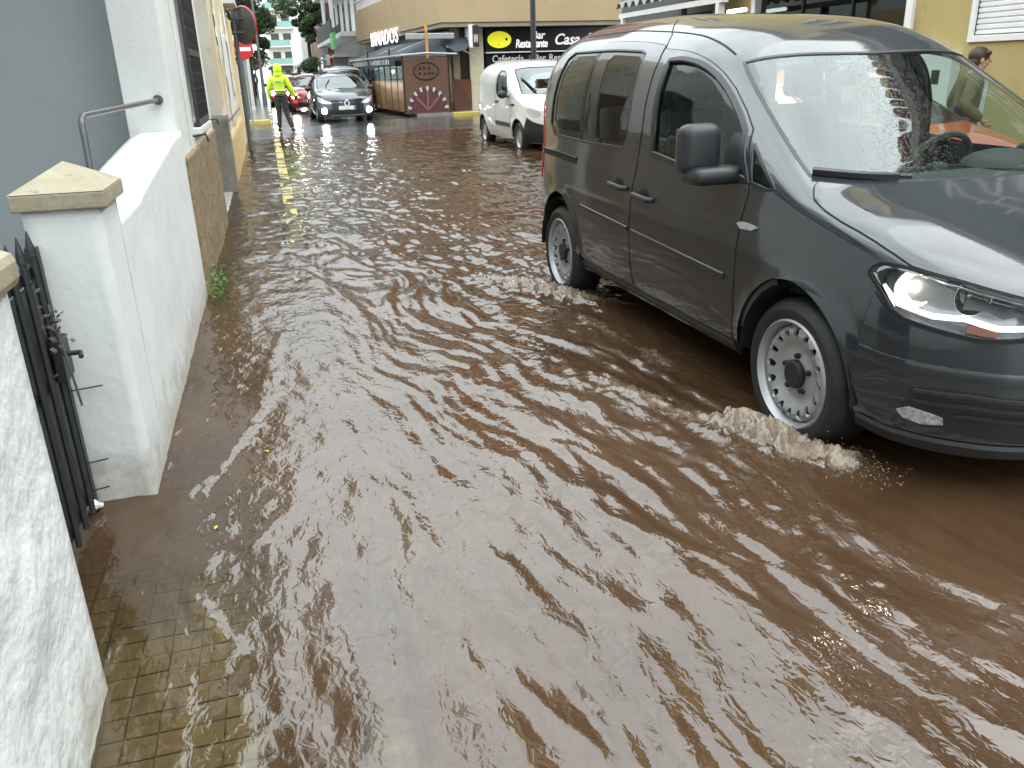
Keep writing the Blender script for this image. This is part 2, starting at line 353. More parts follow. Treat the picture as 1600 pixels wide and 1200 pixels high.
# churned, faintly foamy water around and behind the moving van
d, tt = seg_dist(GX, GY, [(2.0, 3.0), (1.75, 5.5), (1.5, 9), (1.6, 14)])
FO = np.maximum(FO, .30 * np.exp(-(d / .5) ** 2) * smooth(4.5, 6.5, GY))
H += np.exp(-(d / .55) ** 2) * smooth(4.6, 6, GY) * .012 * fbm(GX * 6, GY * 6, 3, 71)
d, tt = seg_dist(GX, GY, P2([(285, 780), (330, 740), (395, 650), (440, 520)], WL)); H += np.exp(-(d / .03) ** 2) * .004
d, tt = seg_dist(GX, GY, P2([(300, 930), (330, 980), (370, 1010)], WL)); H += np.exp(-(d / .022) ** 2) * .0035
# ridge standing over the hidden kerb
H += np.exp(-((GX - .16 - .03 * vnoise(GX * 0, GY * 1.1, 77)) / .05) ** 2) * .0045 * (1 - smooth(5, 8, GY)) * (.6 + .6 * vnoise(GX * 0, GY * 2.3, 78))
H += .004 * np.exp(-((GX + .575) / .02) ** 2) * np.abs(vnoise(GX * 3, GY * 11, 79)) * (GY > 3.0)
# raindrop rings
for k in range(34):
    x0, y0 = rng.uniform(-.4, 3.2), rng.uniform(1.2, 5.5); r0 = rng.uniform(.012, .05)
    i0, i1 = np.searchsorted(wx, [x0 - .12, x0 + .12]); j0, j1 = np.searchsorted(wy, [y0 - .12, y0 + .12])
    q = np.hypot(GX[i0:i1, j0:j1] - x0, GY[i0:i1, j0:j1] - y0); H[i0:i1, j0:j1] += .0016 * np.exp(-((q - r0) / .012) ** 2)
# how much mud hides the bottom: deep over the road, thin in places over the pavement
n1 = fbm(GX * 2.4, GY * 1.6, 4, 81)
over = 1 - smooth(.13, .22, GX + .06 * n1)
mud = np.interp(GY, [0, 1.7, 2.15, 2.6, 3.2, 5, 6.5, 8, 12, 27], [.16, .18, .36, .80, .95, .94, .82, .56, .38, .38]) + .30 * n1 * (GY < 3.5) + .2 * n1
mud = np.clip(mud + .5 * smooth(-.28, -.02, GX) * (1 - smooth(.0, .09, GX)) * (GY < 3), .12, 1)
kb = smooth(.0, .05, GX) * (1 - smooth(.15, .20, GX)); mud = mud * (1 - kb * (.62 * smooth(7.4, 8.2, GY) + .75 * (1 - smooth(1.62, 1.85, GY + .2 * n1)))); mud = np.clip(mud, .1, 1)
MUD = 1 - over * (1 - mud)
nX, nY = GX.shape
V = np.stack([GX, GY, WL + H], -1).reshape(-1, 3)
idx = np.arange(nX * nY).reshape(nX, nY)
Fq = np.stack([idx[:-1, :-1], idx[1:, :-1], idx[1:, 1:], idx[:-1, 1:]], -1).reshape(-1, 4)
me = bpy.data.meshes.new('flood_water'); me.vertices.add(len(V)); me.vertices.foreach_set('co', V.ravel())
me.loops.add(Fq.size); me.loops.foreach_set('vertex_index', Fq.ravel()); me.polygons.add(len(Fq)); me.polygons.foreach_set('loop_start', np.arange(0, Fq.size, 4)); me.polygons.foreach_set('loop_total', np.full(len(Fq), 4))
me.update(calc_edges=True)
for nm, arr in (('mud', MUD), ('foam', FO)):
    a = me.attributes.new(nm, 'FLOAT', 'POINT'); a.data.foreach_set('value', arr.ravel().astype(np.float32))
def water_mat():
    m = bpy.data.materials.new('muddy_water'); m.use_nodes = True; t = m.node_tree; t.nodes.clear(); N = t.nodes.new; Lk = t.links.new
    o = N('ShaderNodeOutputMaterial'); tc = N('ShaderNodeTexCoord')
    am = N('ShaderNodeAttribute'); am.attribute_name = 'mud'; af = N('ShaderNodeAttribute'); af.attribute_name = 'foam'
    n = N('ShaderNodeTexNoise'); n.inputs['Scale'].default_value = 1.1; n.inputs['Detail'].default_value = 5; n.inputs['Distortion'].default_value = .8; Lk(tc.outputs['Object'], n.inputs['Vector'])
    cr_ = N('ShaderNodeValToRGB'); cr_.color_ramp.elements[0].position = .3; cr_.color_ramp.elements[1].position = .72
    cr_.color_ramp.elements[0].color = (.054, .029, .0145, 1); cr_.color_ramp.elements[1].color = (.086, .048, .025, 1); Lk(n.outputs['Fac'], cr_.inputs[0])
    # fine ripples, longer along the street
    mp = N('ShaderNodeMapping'); mp.inputs['Scale'].default_value = (1.0, .55, 1); mp.inputs['Rotation'].default_value = (0, 0, R(11)); Lk(tc.outputs['Object'], mp.inputs[0])
    b1 = N('ShaderNodeTexNoise'); b1.inputs['Scale'].default_value = 30; b1.inputs['Detail'].default_value = 2.5; b1.inputs['Distortion'].default_value = .6; Lk(mp.outputs[0], b1.inputs['Vector'])
    bp = N('ShaderNodeBump'); bp.inputs['Distance'].default_value = .0033; Lk(b1.outputs['Fac'], bp.inputs['Height'])
    tr = N('ShaderNodeBsdfTransparent'); tr.inputs[0].default_value = (.82, .73, .56, 1)
    df = N('ShaderNodeBsdfDiffuse'); Lk(cr_.outputs[0], df.inputs[0])
    m1 = N('ShaderNodeMixShader'); Lk(am.outputs['Fac'], m1.inputs[0]); Lk(tr.outputs[0], m1.inputs[1]); Lk(df.outputs[0], m1.inputs[2])
    # foam
    fn = N('ShaderNodeTexNoise'); fn.inputs['Scale'].default_value = 55; fn.inputs['Detail'].default_value = 7; fn.inputs['Roughness'].default_value = .72; fn.inputs['Distortion'].default_value = 1.2; Lk(mp.outputs[0], fn.inputs['Vector'])
    ad = N('ShaderNodeMath'); ad.operation = 'ADD'; Lk(fn.outputs['Fac'], ad.inputs[0]); Lk(af.outputs['Fac'], ad.inputs[1])
    mr = N('ShaderNodeMapRange'); mr.inputs[1].default_value = 1.0; mr.inputs[2].default_value = 1.5; mr.inputs[4].default_value = .9; Lk(ad.outputs[0], mr.inputs[0])
    fd = N('ShaderNodeBsdfDiffuse'); fd.inputs[0].default_value = (.47, .38, .29, 1)
    m2 = N('ShaderNodeMixShader'); Lk(mr.outputs[0], m2.inputs[0]); Lk(m1.outputs[0], m2.inputs[1]); Lk(fd.outputs[0], m2.inputs[2])
    gl = N('ShaderNodeBsdfGlossy'); gl.inputs['Roughness'].default_value = .02; Lk(bp.outputs[0], gl.inputs['Normal'])
    fr = N('ShaderNodeFresnel'); fr.inputs[0].default_value = 1.9; Lk(bp.outputs[0], fr.inputs['Normal'])
    iv = N('ShaderNodeMath'); iv.operation = 'MULTIPLY_ADD'; Lk(mr.outputs[0], iv.inputs[0]); iv.inputs[1].default_value = -.8; iv.inputs[2].default_value = 1
    mu = N('ShaderNodeMath'); mu.operation = 'MULTIPLY'; Lk(fr.outputs[0], mu.inputs[0]); Lk(iv.outputs[0], mu.inputs[1])
    m3 = N('ShaderNodeMixShader'); Lk(mu.outputs[0], m3.inputs[0]); Lk(m2.outputs[0], m3.inputs[1]); Lk(gl.outputs[0], m3.inputs[2]); Lk(m3.outputs[0], o.inputs[0])
    return m
WATER = water_mat()
struct(finish('flood_water', me, WATER, smooth=True, sharp=180))
# ================================================================ left side: garden walls, gate, houses
WHITE = M('white_masonry_paint', (.74, .765, .76), rough=.65, var=.05, scale=3, bump=.0028, bscale=26, spots=(.55, .54, .50), spot_scale=13, spot_lo=.66, spot_hi=.74, tide=(.40, .36, .29))
WHITE2 = M('white_house_paint', (.70, .715, .70), rough=.7, var=.06, scale=2, bump=.003, bscale=40, spots=(.6, .58, .53), spot_scale=5, spot_lo=.64, spot_hi=.76)
STONE = M('sandstone_coping', (.33, .29, .205), rough=.7, var=.22, scale=9, bump=.003, bscale=60, spots=(.20, .18, .14), spot_scale=18, spot_lo=.58, spot_hi=.7)
BLUEGREY = M('blue_grey_render', (.40, .45, .47), rough=.75, var=.05, scale=1.6, bump=.0015, bscale=60)
IRON = M('black_iron', (.022, .024, .027), rough=.45, var=.3, scale=30, bump=.001, bscale=150)
STEEL = M('painted_steel', (.10, .105, .115), rough=.3, metal=.3, var=.2, scale=40, spots=(.2, .12, .08), spot_scale=60)
WX = -.58
# near gate wall (only its street face and coping show); rough plaster surface as real relief
def rough_wall(name, x0, x1, y0, y1, z0, ztop, mat, parent, amp=.006, step=.035, seed=1):
    """a wall block whose visible faces carry trowel relief; ztop(y) gives the upper edge"""
    mb = MB(); ny = max(2, int((y1 - y0) / step)); nz = max(2, int((ztop(y0) - z0) / step)); nxx = max(2, int((x1 - x0) / step))
    def face(P, nu, nv, nrm):
        U_, V_ = np.meshgrid(np.linspace(0, 1, nu + 1), np.linspace(0, 1, nv + 1), indexing='ij')
        pts = P(U_, V_); a = pts[..., 0] * 1.7 + pts[..., 1]; b_ = pts[..., 2] + pts[..., 0] * .6
        d = amp * (fbm(a * 5, b_ * 5, 4, seed) * .7 + .35 * fbm(a * 22, b_ * 22, 2, seed + 9))
        edge = np.minimum(np.minimum(U_, 1 - U_), np.minimum(V_, 1 - V_)); d = d * np.clip(edge * 25, 0, 1)
        pts = pts + np.array(nrm) * d[..., None]; base = len(mb.v); mb.v += [tuple(map(float, q)) for q in pts.reshape(-1, 3)]
        ii = np.arange((nu + 1) * (nv + 1)).reshape(nu + 1, nv + 1) + base
        fs = np.stack([ii[:-1, :-1], ii[1:, :-1], ii[1:, 1:], ii[:-1, 1:]], -1).reshape(-1, 4).tolist(); mb.f += [tuple(f) for f in fs]; mb.m += [0] * len(fs)
    zt = np.vectorize(ztop)
    face(lambda u, v: np.stack([np.full(u.shape, x1), y0 + (y1 - y0) * u, z0 + (zt(y0 + (y1 - y0) * u) - z0) * v], -1), ny, nz, (1, 0, 0))
    face(lambda u, v: np.stack([np.full(u.shape, x0), y1 + (y0 - y1) * u, z0 + (zt(y1 + (y0 - y1) * u) - z0) * v], -1), ny, nz, (-1, 0, 0))
    face(lambda u, v: np.stack([x0 + (x1 - x0) * u, np.full(u.shape, y0), z0 + (ztop(y0) - z0) * v], -1), nxx, nz, (0, -1, 0))
    face(lambda u, v: np.stack([x1 + (x0 - x1) * u, np.full(u.shape, y1), z0 + (ztop(y1) - z0) * v], -1), nxx, nz, (0, 1, 0))
    face(lambda u, v: np.stack([x1 + (x0 - x1) * v, y0 + (y1 - y0) * u, zt(y0 + (y1 - y0) * u)], -1), ny, nxx, (0, 0, 1))
    o = mb.build(name, mat, parent, smooth=True, sharp=50)
    bm = bmesh.new(); bm.from_mesh(o.data); bmesh.ops.remove_doubles(bm, verts=bm.verts, dist=.0008); bmesh.ops.recalc_face_normals(bm, faces=bm.faces); bm.to_mesh(o.data); bm.free()
    return o
gw = thing('garden_wall', 'rough white gate wall with flat sandstone coping on the camera side of the iron gate', 'wall', (0, 0, 0))
rough_wall('wall_face', -.86, WX, -6.0, 1.93, -.05, lambda y: 1.125, M('rough_white_stucco', (.74, .765, .76), rough=.7, var=.05, scale=3, bump=.010, bscale=20, spots=(.58, .57, .53), spot_scale=11, spot_lo=.64, spot_hi=.74, tide=(.42, .38, .31)), gw, amp=.014, seed=3)
MB().box((-.90, -6.0, 1.127), (-.55, 1.955, 1.205)).build('coping', STONE, gw, bevel=.022)
lw = thing('garden_wall', 'white low wall with a pyramid sandstone pier cap and a ramped top beside the porch', 'wall', (0, 0, 0))
rough_wall('pier', -.815, WX, 3.03, 3.36, -.05, lambda y: 1.138, WHITE, lw, amp=.0022, seed=7)
def ramp(y): return 1.055 + .15 * min(max((y - 3.9) / 1.9, 0), 1) ** .8
rough_wall('ramped_wall', -.84, WX - .003, 3.355, 6.12, -.05, ramp, WHITE, lw, amp=.0035, seed=11)
c0, c1, zc = (-.838, 3.0), (-.553, 3.39), 1.14
cap = MB(); cap.box((c0[0], c0[1], zc), (c1[0], c1[1], zc + .055))
apex = ((c0[0] + c1[0]) / 2, (c0[1] + c1[1]) / 2, zc + .14)
cap.add([(c0[0], c0[1], zc + .056), (c1[0], c0[1], zc + .056), (c1[0], c1[1], zc + .056), (c0[0], c1[1], zc + .056), apex], [(0, 1, 4), (1, 2, 4), (2, 3, 4), (3, 0, 4)])
cap.build('pier_cap', STONE, lw, bevel=.006)
# iron gate, closed, in the gap between the two walls
gate = thing('iron_gate', 'black iron garden gate with pointed bars between the two white walls', 'gate', (-.80, 1.95, 0))
MB().box((-.018, 0, .09), (.018, .035, 1.03)).build('side_stile', IRON, gate); MB().box((-.018, 1.03, .09), (.018, 1.065, 1.03)).build('side_stile', IRON, gate)
for z in (.13, .60, .95): MB().box((-.013, .036, z), (.013, 1.029, z + .035)).build('rail', IRON, gate)
MB().box((-.004, .036, .14), (.004, 1.029, .93)).build('sheet_panel', IRON, gate)
b0 = MB().tube([(0, 0, .1), (0, 0, 1.02)], .011, 8).tube([(0, 0, 1.02), (0, 0, 1.05), (0, 0, 1.10)], [.016, .013, .001], 8).build('bar', IRON, gate); b0.location = (.024, .12, 0)
for k in range(1, 8): share(b0, 'bar', (.024, .12 + k * .118, 0), gate)
lk = MB().box((.02, .92, .60), (.05, 1.03, .74)).tube([(.04, .95, .69), (.10, .95, .69), (.11, .90, .69)], .009, 8); lk.build('lock', IRON, gate, bevel=.004)
# dried flower tied to the gate and the wire spikes by it
fl = thing('dried_flower', 'withered dark flower sprig tied to the iron gate beside the white pier', 'flower', (-.765, 2.88, 0))
FLW = M('dry_petals', (.09, .085, .08), rough=.8, var=.5, scale=60)
stem = MB().tube([(.0, .02, .86), (.015, .0, .78), (.03, -.02, .68), (.045, -.03, .52)], .0045, 6).build('stem', FLW, fl)
pt = MB()
for k in range(46):
    a = rng.uniform(0, 6.28); q = Vector((rng.normal(.012, .022), rng.normal(-.005, .02), .80 + rng.normal(0, .05))); d = Vector((math.cos(a), math.sin(a), rng.uniform(-.6, .8))).normalized() * rng.uniform(.012, .03); s_ = d.orthogonal().normalized() * rng.uniform(.005, .011)
    pt.add([q, q + d * .5 + s_, q + d, q + d * .5 - s_], [(0, 1, 2, 3)])
o = pt.build('petals', FLW, fl); o['kind'] = 'stuff'
for z, y, L in ((.52, 3.02, .12), (.24, 3.02, .085), (.13, 3.02, .07)):
    w = MB().tube([(-.86, y - .035, z), (-.80, y - .02, z + .004), (-.80 + L, y - .016, z + .012)], .0028, 6).build('wire_spike', IRON); tag(w, {.52: 'longest black wire spike reaching past the gate onto the pier face', .24: 'middle black wire spike low on the white pier face', .13: 'lowest black wire spike just over the water at the pier'}[z], 'wire', 'wire spikes by the gate')
bt = MB().tube([(-.815, 2.93, .115), (-.78, 2.95, .10)], [.016, .022], 10).tube([(-.78, 2.95, .10), (-.765, 2.957, .095), (-.755, 2.96, .092)], [.022, .01, .009], 10).build('plastic_bottle', M('white_plastic', (.75, .76, .74), rough=.3, var=.05), smooth=True); tag(bt, 'small white plastic bottle caught at the foot of the iron gate', 'litter')

# handrail from the low wall to the house
rail = thing('handrail', 'dark steel handrail bent down onto the low white wall from the house pillar', 'handrail', (0, 0, 0))
A0 = Vector((-.80, 4.16, 1.02)); A1 = Vector((-.80, 4.18, 1.355)); A2 = Vector((-.80, 4.24, 1.388)); A3 = Vector((-.685, 6.09, 1.405))
MB().tube([A0, A1, A1 + Vector((0, .015, .02)), A2, A3], .0145, 12).build('rail_tube', STEEL, rail, smooth=True, sharp=60)
MB().tube([A3 + Vector((0, -.012, 0)), A3 + Vector((0, .008, 0))], .032, 12).build('flange', STEEL, rail, smooth=True)

# house A: white, with porch recess in blue grey
hA = thing('house', 'white house with blue grey porch and black window grille behind the low garden wall', 'house', (0, 0, 0))
rough_wall('porch_pillar', -.90, WX - .02, 6.13, 6.95, .0, lambda y: 6.4, WHITE2, hA, amp=.004, step=.12, seed=15)
MB().box((-4.5, 6.75, 0), (-.903, 6.95, 6.4)).build('porch_wall', BLUEGREY, hA)
MB().box((-4.5, -6, 0), (-4.3, 6.748, 6.4)).build('facade', WHITE2, hA)
MB().box((-4.29, 4.3, 3.1), (-.62, 6.12, 3.3)).build('porch_shade_roof', WHITE2, hA)  # above the view, added to shade the pillar and grey wall
# street wall with window opening Y 7.28..8.42, z 1.2..2.95
yw0, yw1, zw0, zw1 = 7.26, 8.44, 1.20, 2.95
ws = MB(); xo, xi = WX - .006, -.9
ws.box((xi, 6.952, 1.02), (xo, yw0, 6.4)); ws.box((xi, yw1, 1.02), (xo, 9.5, 6.4)); ws.box((xi, yw0, 1.02), (xo, yw1, zw0)); ws.box((xi, yw0, zw1), (xo, yw1, 6.4)); ws.box((xi, 6.12, 1.0), (xo - .02, 6.128, 6.4))
ws.build('street_wall', WHITE2, hA, bevel=.01)
PLINTH = M('brown_roughcast', (.26, .195, .115), rough=.9, var=.35, scale=18, bump=.012, bscale=55)
rough_wall('plinth', -.9, WX + .012, 6.14, 9.5, -.05, lambda y: 1.03, PLINTH, hA, amp=.012, step=.03, seed=19)
win = MB().box((-.80, yw0, zw0), (-.77, yw1, zw1)).build('window', M('window_reflection_grey', (.26, .28, .28), rough=.08, var=.1), hA)  # reflections between the grille bars are put into the pane's grey colour
GR = thing('window_grille', 'black lattice security grille over the white house window by the street', 'grille', (WX + .03, 0, 0))
MB().box((-.012, yw0 - .04, zw0 - .03), (.012, yw0 - .01, zw1 + .05)).build('frame_bar', IRON, GR); MB().box((-.012, yw1 + .01, zw0 - .03), (.012, yw1 + .04, zw1 + .05)).build('frame_bar', IRON, GR)
for z in (zw0 - .03, 1.70, zw1 + .02): MB().box((-.014, yw0 - .009, z), (.014, yw1 + .009, z + .05)).build('cross_bar', IRON, GR)
hb = MB().tube([(0, 0, zw0), (0, 0, zw1)], .009, 6).build('bar', IRON, GR); hb.location = (0, yw0 + .03, 0)
for k in range(1, 14): share(hb, 'bar', (0, yw0 + .03 + k * .0865, 0), GR)
orn = MB()
for r_ in range(3): orn.tube([(0, .028 * math.cos(t), .05 + .028 * math.sin(t)) for t in np.linspace(0, 2 * math.pi, 11)], .006, 5, cap=False); break
orn0 = orn.build('scroll', IRON, GR); orn0.location = (0, yw0 + .073, zw0)
cnt = 0
for k in range(13):
    for j in range(15):
        if cnt: share(orn0, 'scroll', (0, yw0 + .073 + k * .0865, zw0 + j * .112), GR)
        cnt += 1
MB().box((-.6, yw0 - .08, zw0 - .09), (WX + .05, yw1 + .06, zw0 - .032)).build('window_sill', WHITE2, hA, bevel=.01)
for y, z, L in ((7.02, 1.115, .09), (9.05, 1.14, .07)):
    hk = MB().tube([(WX - .02, y, z), (WX + L, y + .02, z + .01), (WX + L + .01, y + .03, z - .045)], .009, 8).build('wall_hook', IRON); tag(hk, 'black iron shutter hook ' + ('below the near edge of the window grille' if y < 8 else 'beyond the far edge of the window grille'), 'hook', 'shutter hooks')
nb = thing('house', 'unseen white house block added behind the gate wall to hold back sky light', 'house', (0, 0, 0))  # out of view, added to keep sky light off the pier and porch
MB().box((-9, -14, 0), (-1.7, .4, 7.2)).build('wall', WHITE2, nb); MB().box((-9.2, -14.2, 7.202), (-1.45, .65, 7.5)).build('roof', STONE, nb)
for y in (-9.5, -5.5, -2.2): MB().box((-1.698, y, 1.1), (-1.67, y + 1.1, 2.4)).build('window', MATS['window_reflection_grey'], nb)
# recessed doorway between the houses
MB().box((-1.3, 9.502, 0), (-.98, 12.0, 6.2)).build('doorway_wall', M('stained_cream_render', (.58, .56, .48), rough=.8, var=.12, scale=2.5, bump=.003, bscale=40, spots=(.36, .34, .30), spot_scale=3, spot_lo=.56, spot_hi=.7), hA)
MB().box((-1.2, 9.503, -.05), (-.60, 12.0, .085)).build('doorstep', M('wet_step', (.42, .42, .40), rough=.2, var=.2, scale=8), hA, bevel=.015)
MB().box((-.98, 10.2, .09), (-.95, 11.3, 2.3)).build('door', M('brown_door', (.12, .07, .04), rough=.5, var=.2), hA)

# house B: cream, patched and peeling
hB = thing('house', 'old cream house with peeling patched plaster and concrete base beyond the white house', 'house', (0, 0, 0))
CREAM = M('peeling_cream_render', (.62, .50, .29), rough=.8, var=.12, scale=2.2, bump=.004, bscale=30, spots=(.70, .68, .62), spot_scale=1.6, spot_lo=.5, spot_hi=.54)
CREAM2 = M('ochre_render', (.62, .45, .22), rough=.8, var=.12, scale=2.2, bump=.004, bscale=30, spots=(.45, .38, .28), spot_scale=3, spot_lo=.56, spot_hi=.62)
CONC = M('damp_concrete', (.20, .19, .16), rough=.6, var=.25, scale=4, bump=.006, bscale=30, spots=(.11, .105, .09), spot_scale=2.5, spot_lo=.5, spot_hi=.64)
rough_wall('wall', -1.3, WX + .005, 12.05, 18.6, .75, lambda y: 6.6, CREAM, hB, amp=.006, step=.2, seed=23)
rough_wall('return_base', -1.3, WX + .035, 12.0, 12.55, -.05, lambda y: 1.06, CONC, hB, amp=.008, step=.06, seed=25)
rough_wall('ochre_base', -1.3, WX + .018, 12.552, 18.6, -.05, lambda y: .78, CREAM2, hB, amp=.006, step=.12, seed=27)
MB().box((-1.3, 12.03, 1.065), (WX - .01, 12.049, 6.6)).build('return_wall', MATS['stained_cream_render'], hB)
# ragged patches where the top coat has come off, standing a few millimetres proud
PATCH = M('pale_filler_plaster', (.72, .72, .69), rough=.85, var=.1, scale=20, bump=.006, bscale=45)
for yc, zc_, ry, rz in ((15.0, 1.55, .75, .85), (13.2, 2.2, .35, .55), (16.9, 1.9, .5, .7)):
    n = 26; poly = []
    for k in range(n):
        a = 2 * math.pi * k / n; q = 1 + .28 * rng.normal() * .6; poly.append((WX + .012, yc + ry * q * math.cos(a), zc_ + rz * q * math.sin(a)))
    MB().prism(poly, (.010, 0, 0)).build('plaster_patch', PATCH, hB)
MB().box((WX - .02, 17.4, 2.80), (WX + .22, 18.7, 2.86)).build('eave', WHITE2, hB)
MB().box((WX + .02, 12.6, .95), (WX + .03, 18.4, .965)).build('cable', IRON, hB)
MB().box((-1.3, 18.602, -.05), (WX - .02, 21.6, 2.7)).build('end_wall', CREAM2, hB)
# drain pipe / sign post at the corner with the round sign seen from behind
GREY = M('grey_sign_metal', (.10, .115, .115), rough=.45, metal=.2, var=.15, scale=10)
RED = M('sign_red', (.55, .02, .025), rough=.3, var=.06); SWHITE = M('sign_white', (.8, .8, .78), rough=.3, var=.04)
sg = thing('traffic_sign', 'large round sign seen from its grey back on a grey post at the cream house', 'sign', (-.46, 18.9, 0))
MB().tube([(0, 0, 0), (0, 0, 2.95)], .045, 10).build('post', GREY, sg, smooth=True)
MB().lathe([(0, -.012), (.34, -.012), (.35, 0), (.34, .012)], (.17, -.06, 2.50), (-.72, -.69, 0), 36).build('sign_back', GREY, sg, smooth=True)
MB().lathe([(.34, -.03), (.365, -.024), (.345, .004)], (.17, -.045, 2.50), (-.72, -.69, 0), 36).build('rim', RED, sg, smooth=True)
for z in (2.36, 2.62): MB().box((-.05, -.055, z), (.36, -.03, z + .03)).build('bracket', GREY, sg)
# no entry sign beyond the junction
def round_sign(name, label, P, zc, rad, face, post_h, ry=0):
    s_ = thing(name, label, 'sign', P)
    MB().tube([(0, 0, 0), (0, 0, post_h)], .03, 8).build('post', M('galvanised_post', (.33, .34, .35), rough=.4, metal=.5), s_, smooth=True)
    MB().lathe([(0, .02), (rad * .96, .02), (rad, .012), (rad, 0), (0, 0)], (0, -.035, zc), (0, -1, 0), 32).build('disc', face, s_, smooth=True)
    return s_
p_ = at(396, 196, FARZ + .12); bz = FARZ + .12
s1 = round_sign('no_entry_sign', 'red no entry sign with white bar on the pavement across the junction', (p_.x - .02, p_.y + .6, bz), at_y(384, 77, p_.y + .6).z - bz, .275, RED, 2.75)
zc1 = at_y(384, 77, p_.y + .6).z - bz
MB().box((-.21, -.062, zc1 - .05), (.21, -.056, zc1 + .055)).build('white_bar', SWHITE, s1, bevel=.01)
s2 = round_sign('prohibition_sign', 'small round white sign with a red symbol further along the left pavement', (-.42, 47, bz), at_y(403, 101, 47).z - bz, .28, SWHITE, 2.5)
z2 = at_y(403, 101, 47).z - bz
MB().lathe([(.21, .024), (.28, .024), (.28, .02)], (0, -.037, z2), (0, -1, 0), 28).build('red_rim', RED, s2)
MB().prism([(-.10, -.064, z2 - .10), (-.06, -.064, z2 - .13), (.12, -.064, z2 + .10), (.08, -.064, z2 + .13)], (0, -.003, 0)).build('red_slash', RED, s2)
# weeds at the foot of the white wall
WEED = M('weed_leaf', (.07, .15, .03), rough=.5, var=.35, scale=40)
wd = thing('weed_plant', 'green weed tufts rooted where the white wall meets the pavement', 'plant', (WX + .03, 6.2, .05))
st = MB(); lf = MB()
for k in range(22):
    b = Vector((rng.uniform(-.02, .06), rng.uniform(-.35, .35), .01)); e = b + Vector((rng.uniform(0, .12), rng.uniform(-.06, .06), rng.uniform(.05, .22))); st.tube([b, (b + e) / 2 + Vector((.01, 0, .01)), e], .002, 4)
    for j in range(7):
        q = b.lerp(e, .3 + .1 * j); d = Vector((rng.normal(), rng.normal(), rng.uniform(-.2, .8))).normalized() * rng.uniform(.018, .035); s_ = d.orthogonal().normalized() * .009; lf.add([q, q + d * .5 + s_, q + d, q + d * .5 - s_], [(0, 1, 2, 3)])
st.build('stems', WEED, wd); lf.build('leaves', WEED, wd)
# a few yellow leaves drifting on the water
LEAF = M('yellow_leaf', (.62, .48, .05), rough=.5, var=.2, scale=80)
for k, (px, py, lb) in enumerate([(335, 827, 'yellow leaf afloat beside the low white wall corner'), (420, 706, 'pale yellow leaf afloat over the hidden kerb')]):
    q = at(px, py, WL + .006); MB().add([(0, 0, 0), (.012, .006, .003), (.028, .002, 0), (.012, -.007, .002)], [(0, 1, 2, 3)]).build('leaf', LEAF).location = q
    o = col.objects[-1]; o.rotation_euler = (0, 0, 1.2 + k); tag(o, lb, 'leaf')
# ================================================================ right side: yellow building, restaurant, far street
OCHRE = M('yellow_ochre_render', (.43, .345, .145), rough=.8, var=.1, scale=1.4, bump=.002, bscale=40, spots=(.29, .23, .10), spot_scale=2.2, spot_lo=.6, spot_hi=.75)
FRAMEW = M('white_frame', (.78, .79, .78), rough=.45, var=.04)
DARKGL = M('dark_glass', (.018, .02, .022), rough=.06, var=.1)
RX = 7.85
rb = thing('building', 'yellow ochre building with white roller shutter behind the grey van', 'building', (0, 0, 0))
# stone cladding (upper floors): stones with pale joints
def stone_mat():
    if 'stone_cladding' in MATS: return MATS['stone_cladding']
    m = bpy.data.materials.new('stone_cladding'); m.use_nodes = True; t = m.node_tree; b = t.nodes['Principled BSDF']; b.inputs['Roughness'].default_value = .8
    tc = t.nodes.new('ShaderNodeTexCoord'); mp = t.nodes.new('ShaderNodeMapping'); mp.inputs['Rotation'].default_value = (R(90), 0, R(90)); t.links.new(tc.outputs['Object'], mp.inputs[0])
    sx = t.nodes.new('ShaderNodeSeparateXYZ'); t.links.new(tc.outputs['Object'], sx.inputs[0]); cx = t.nodes.new('ShaderNodeCombineXYZ'); t.links.new(sx.outputs[1], cx.inputs[0]); t.links.new(sx.outputs[2], cx.inputs[1])
    br = t.nodes.new('ShaderNodeTexBrick'); br.inputs['Scale'].default_value = 1; br.inputs['Brick Width'].default_value = .62; br.inputs['Row Height'].default_value = .34; br.inputs['Mortar Size'].default_value = .035; br.offset = .37; br.squash = 1.4; br.squash_frequency = 3
    br.inputs[1].default_value = (.075, .085, .095, 1); br.inputs[2].default_value = (.12, .125, .13, 1); br.inputs[3].default_value = (.45, .45, .44, 1)
    t.links.new(cx.outputs[0], br.inputs[0]); t.links.new(br.outputs[0], b.inputs['Base Color']); MATS['stone_cladding'] = m; return m
def wall_with_openings(name, x, y0, y1, z0, z1, openings, mat, parent, th=.3):
    """wall slab in the plane x with rectangular openings (ya, yb, za, zb) left free"""
    ysx = sorted({y0, y1, *[o[0] for o in openings], *[o[1] for o in openings]}); mb = MB()
    for a, b in zip(ysx[:-1], ysx[1:]):
        zs = sorted([(o[2], o[3]) for o in openings if o[0] <= a + 1e-6 and o[1] >= b - 1e-6]); z = z0
        for q0, q1 in zs:
            if q0 > z: mb.box((x, a, z), (x + th, b, q0))
            z = q1
        if z < z1: mb.box((x, a, z), (x + th, b, z1))
    return mb.build(name, mat, parent)
gl_o = (9.45, 13.2, .12, 2.95); sh_o = (6.75, 8.42, 1.72, 3.1)
wall_with_openings('ground_floor_wall', RX, 4.8, 14.2, 0, 3.5, [gl_o, sh_o], OCHRE, rb)
wins = [(-2.6, -1.2, 4.6, 6.1), (1.6, 3.0, 4.6, 6.1), (5.6, 7.0, 4.6, 6.1), (9.6, 11.0, 4.6, 6.1), (15.0, 16.4, 4.6, 6.1)]
wall_with_openings('upper_wall', RX, 9.0, 19.0, 3.502, 9.0, wins[3:], OCHRE, rb)
wall_with_openings('stone_band', RX - .022, -7, 8.998, 3.502, 4.7, [], stone_mat(), rb)
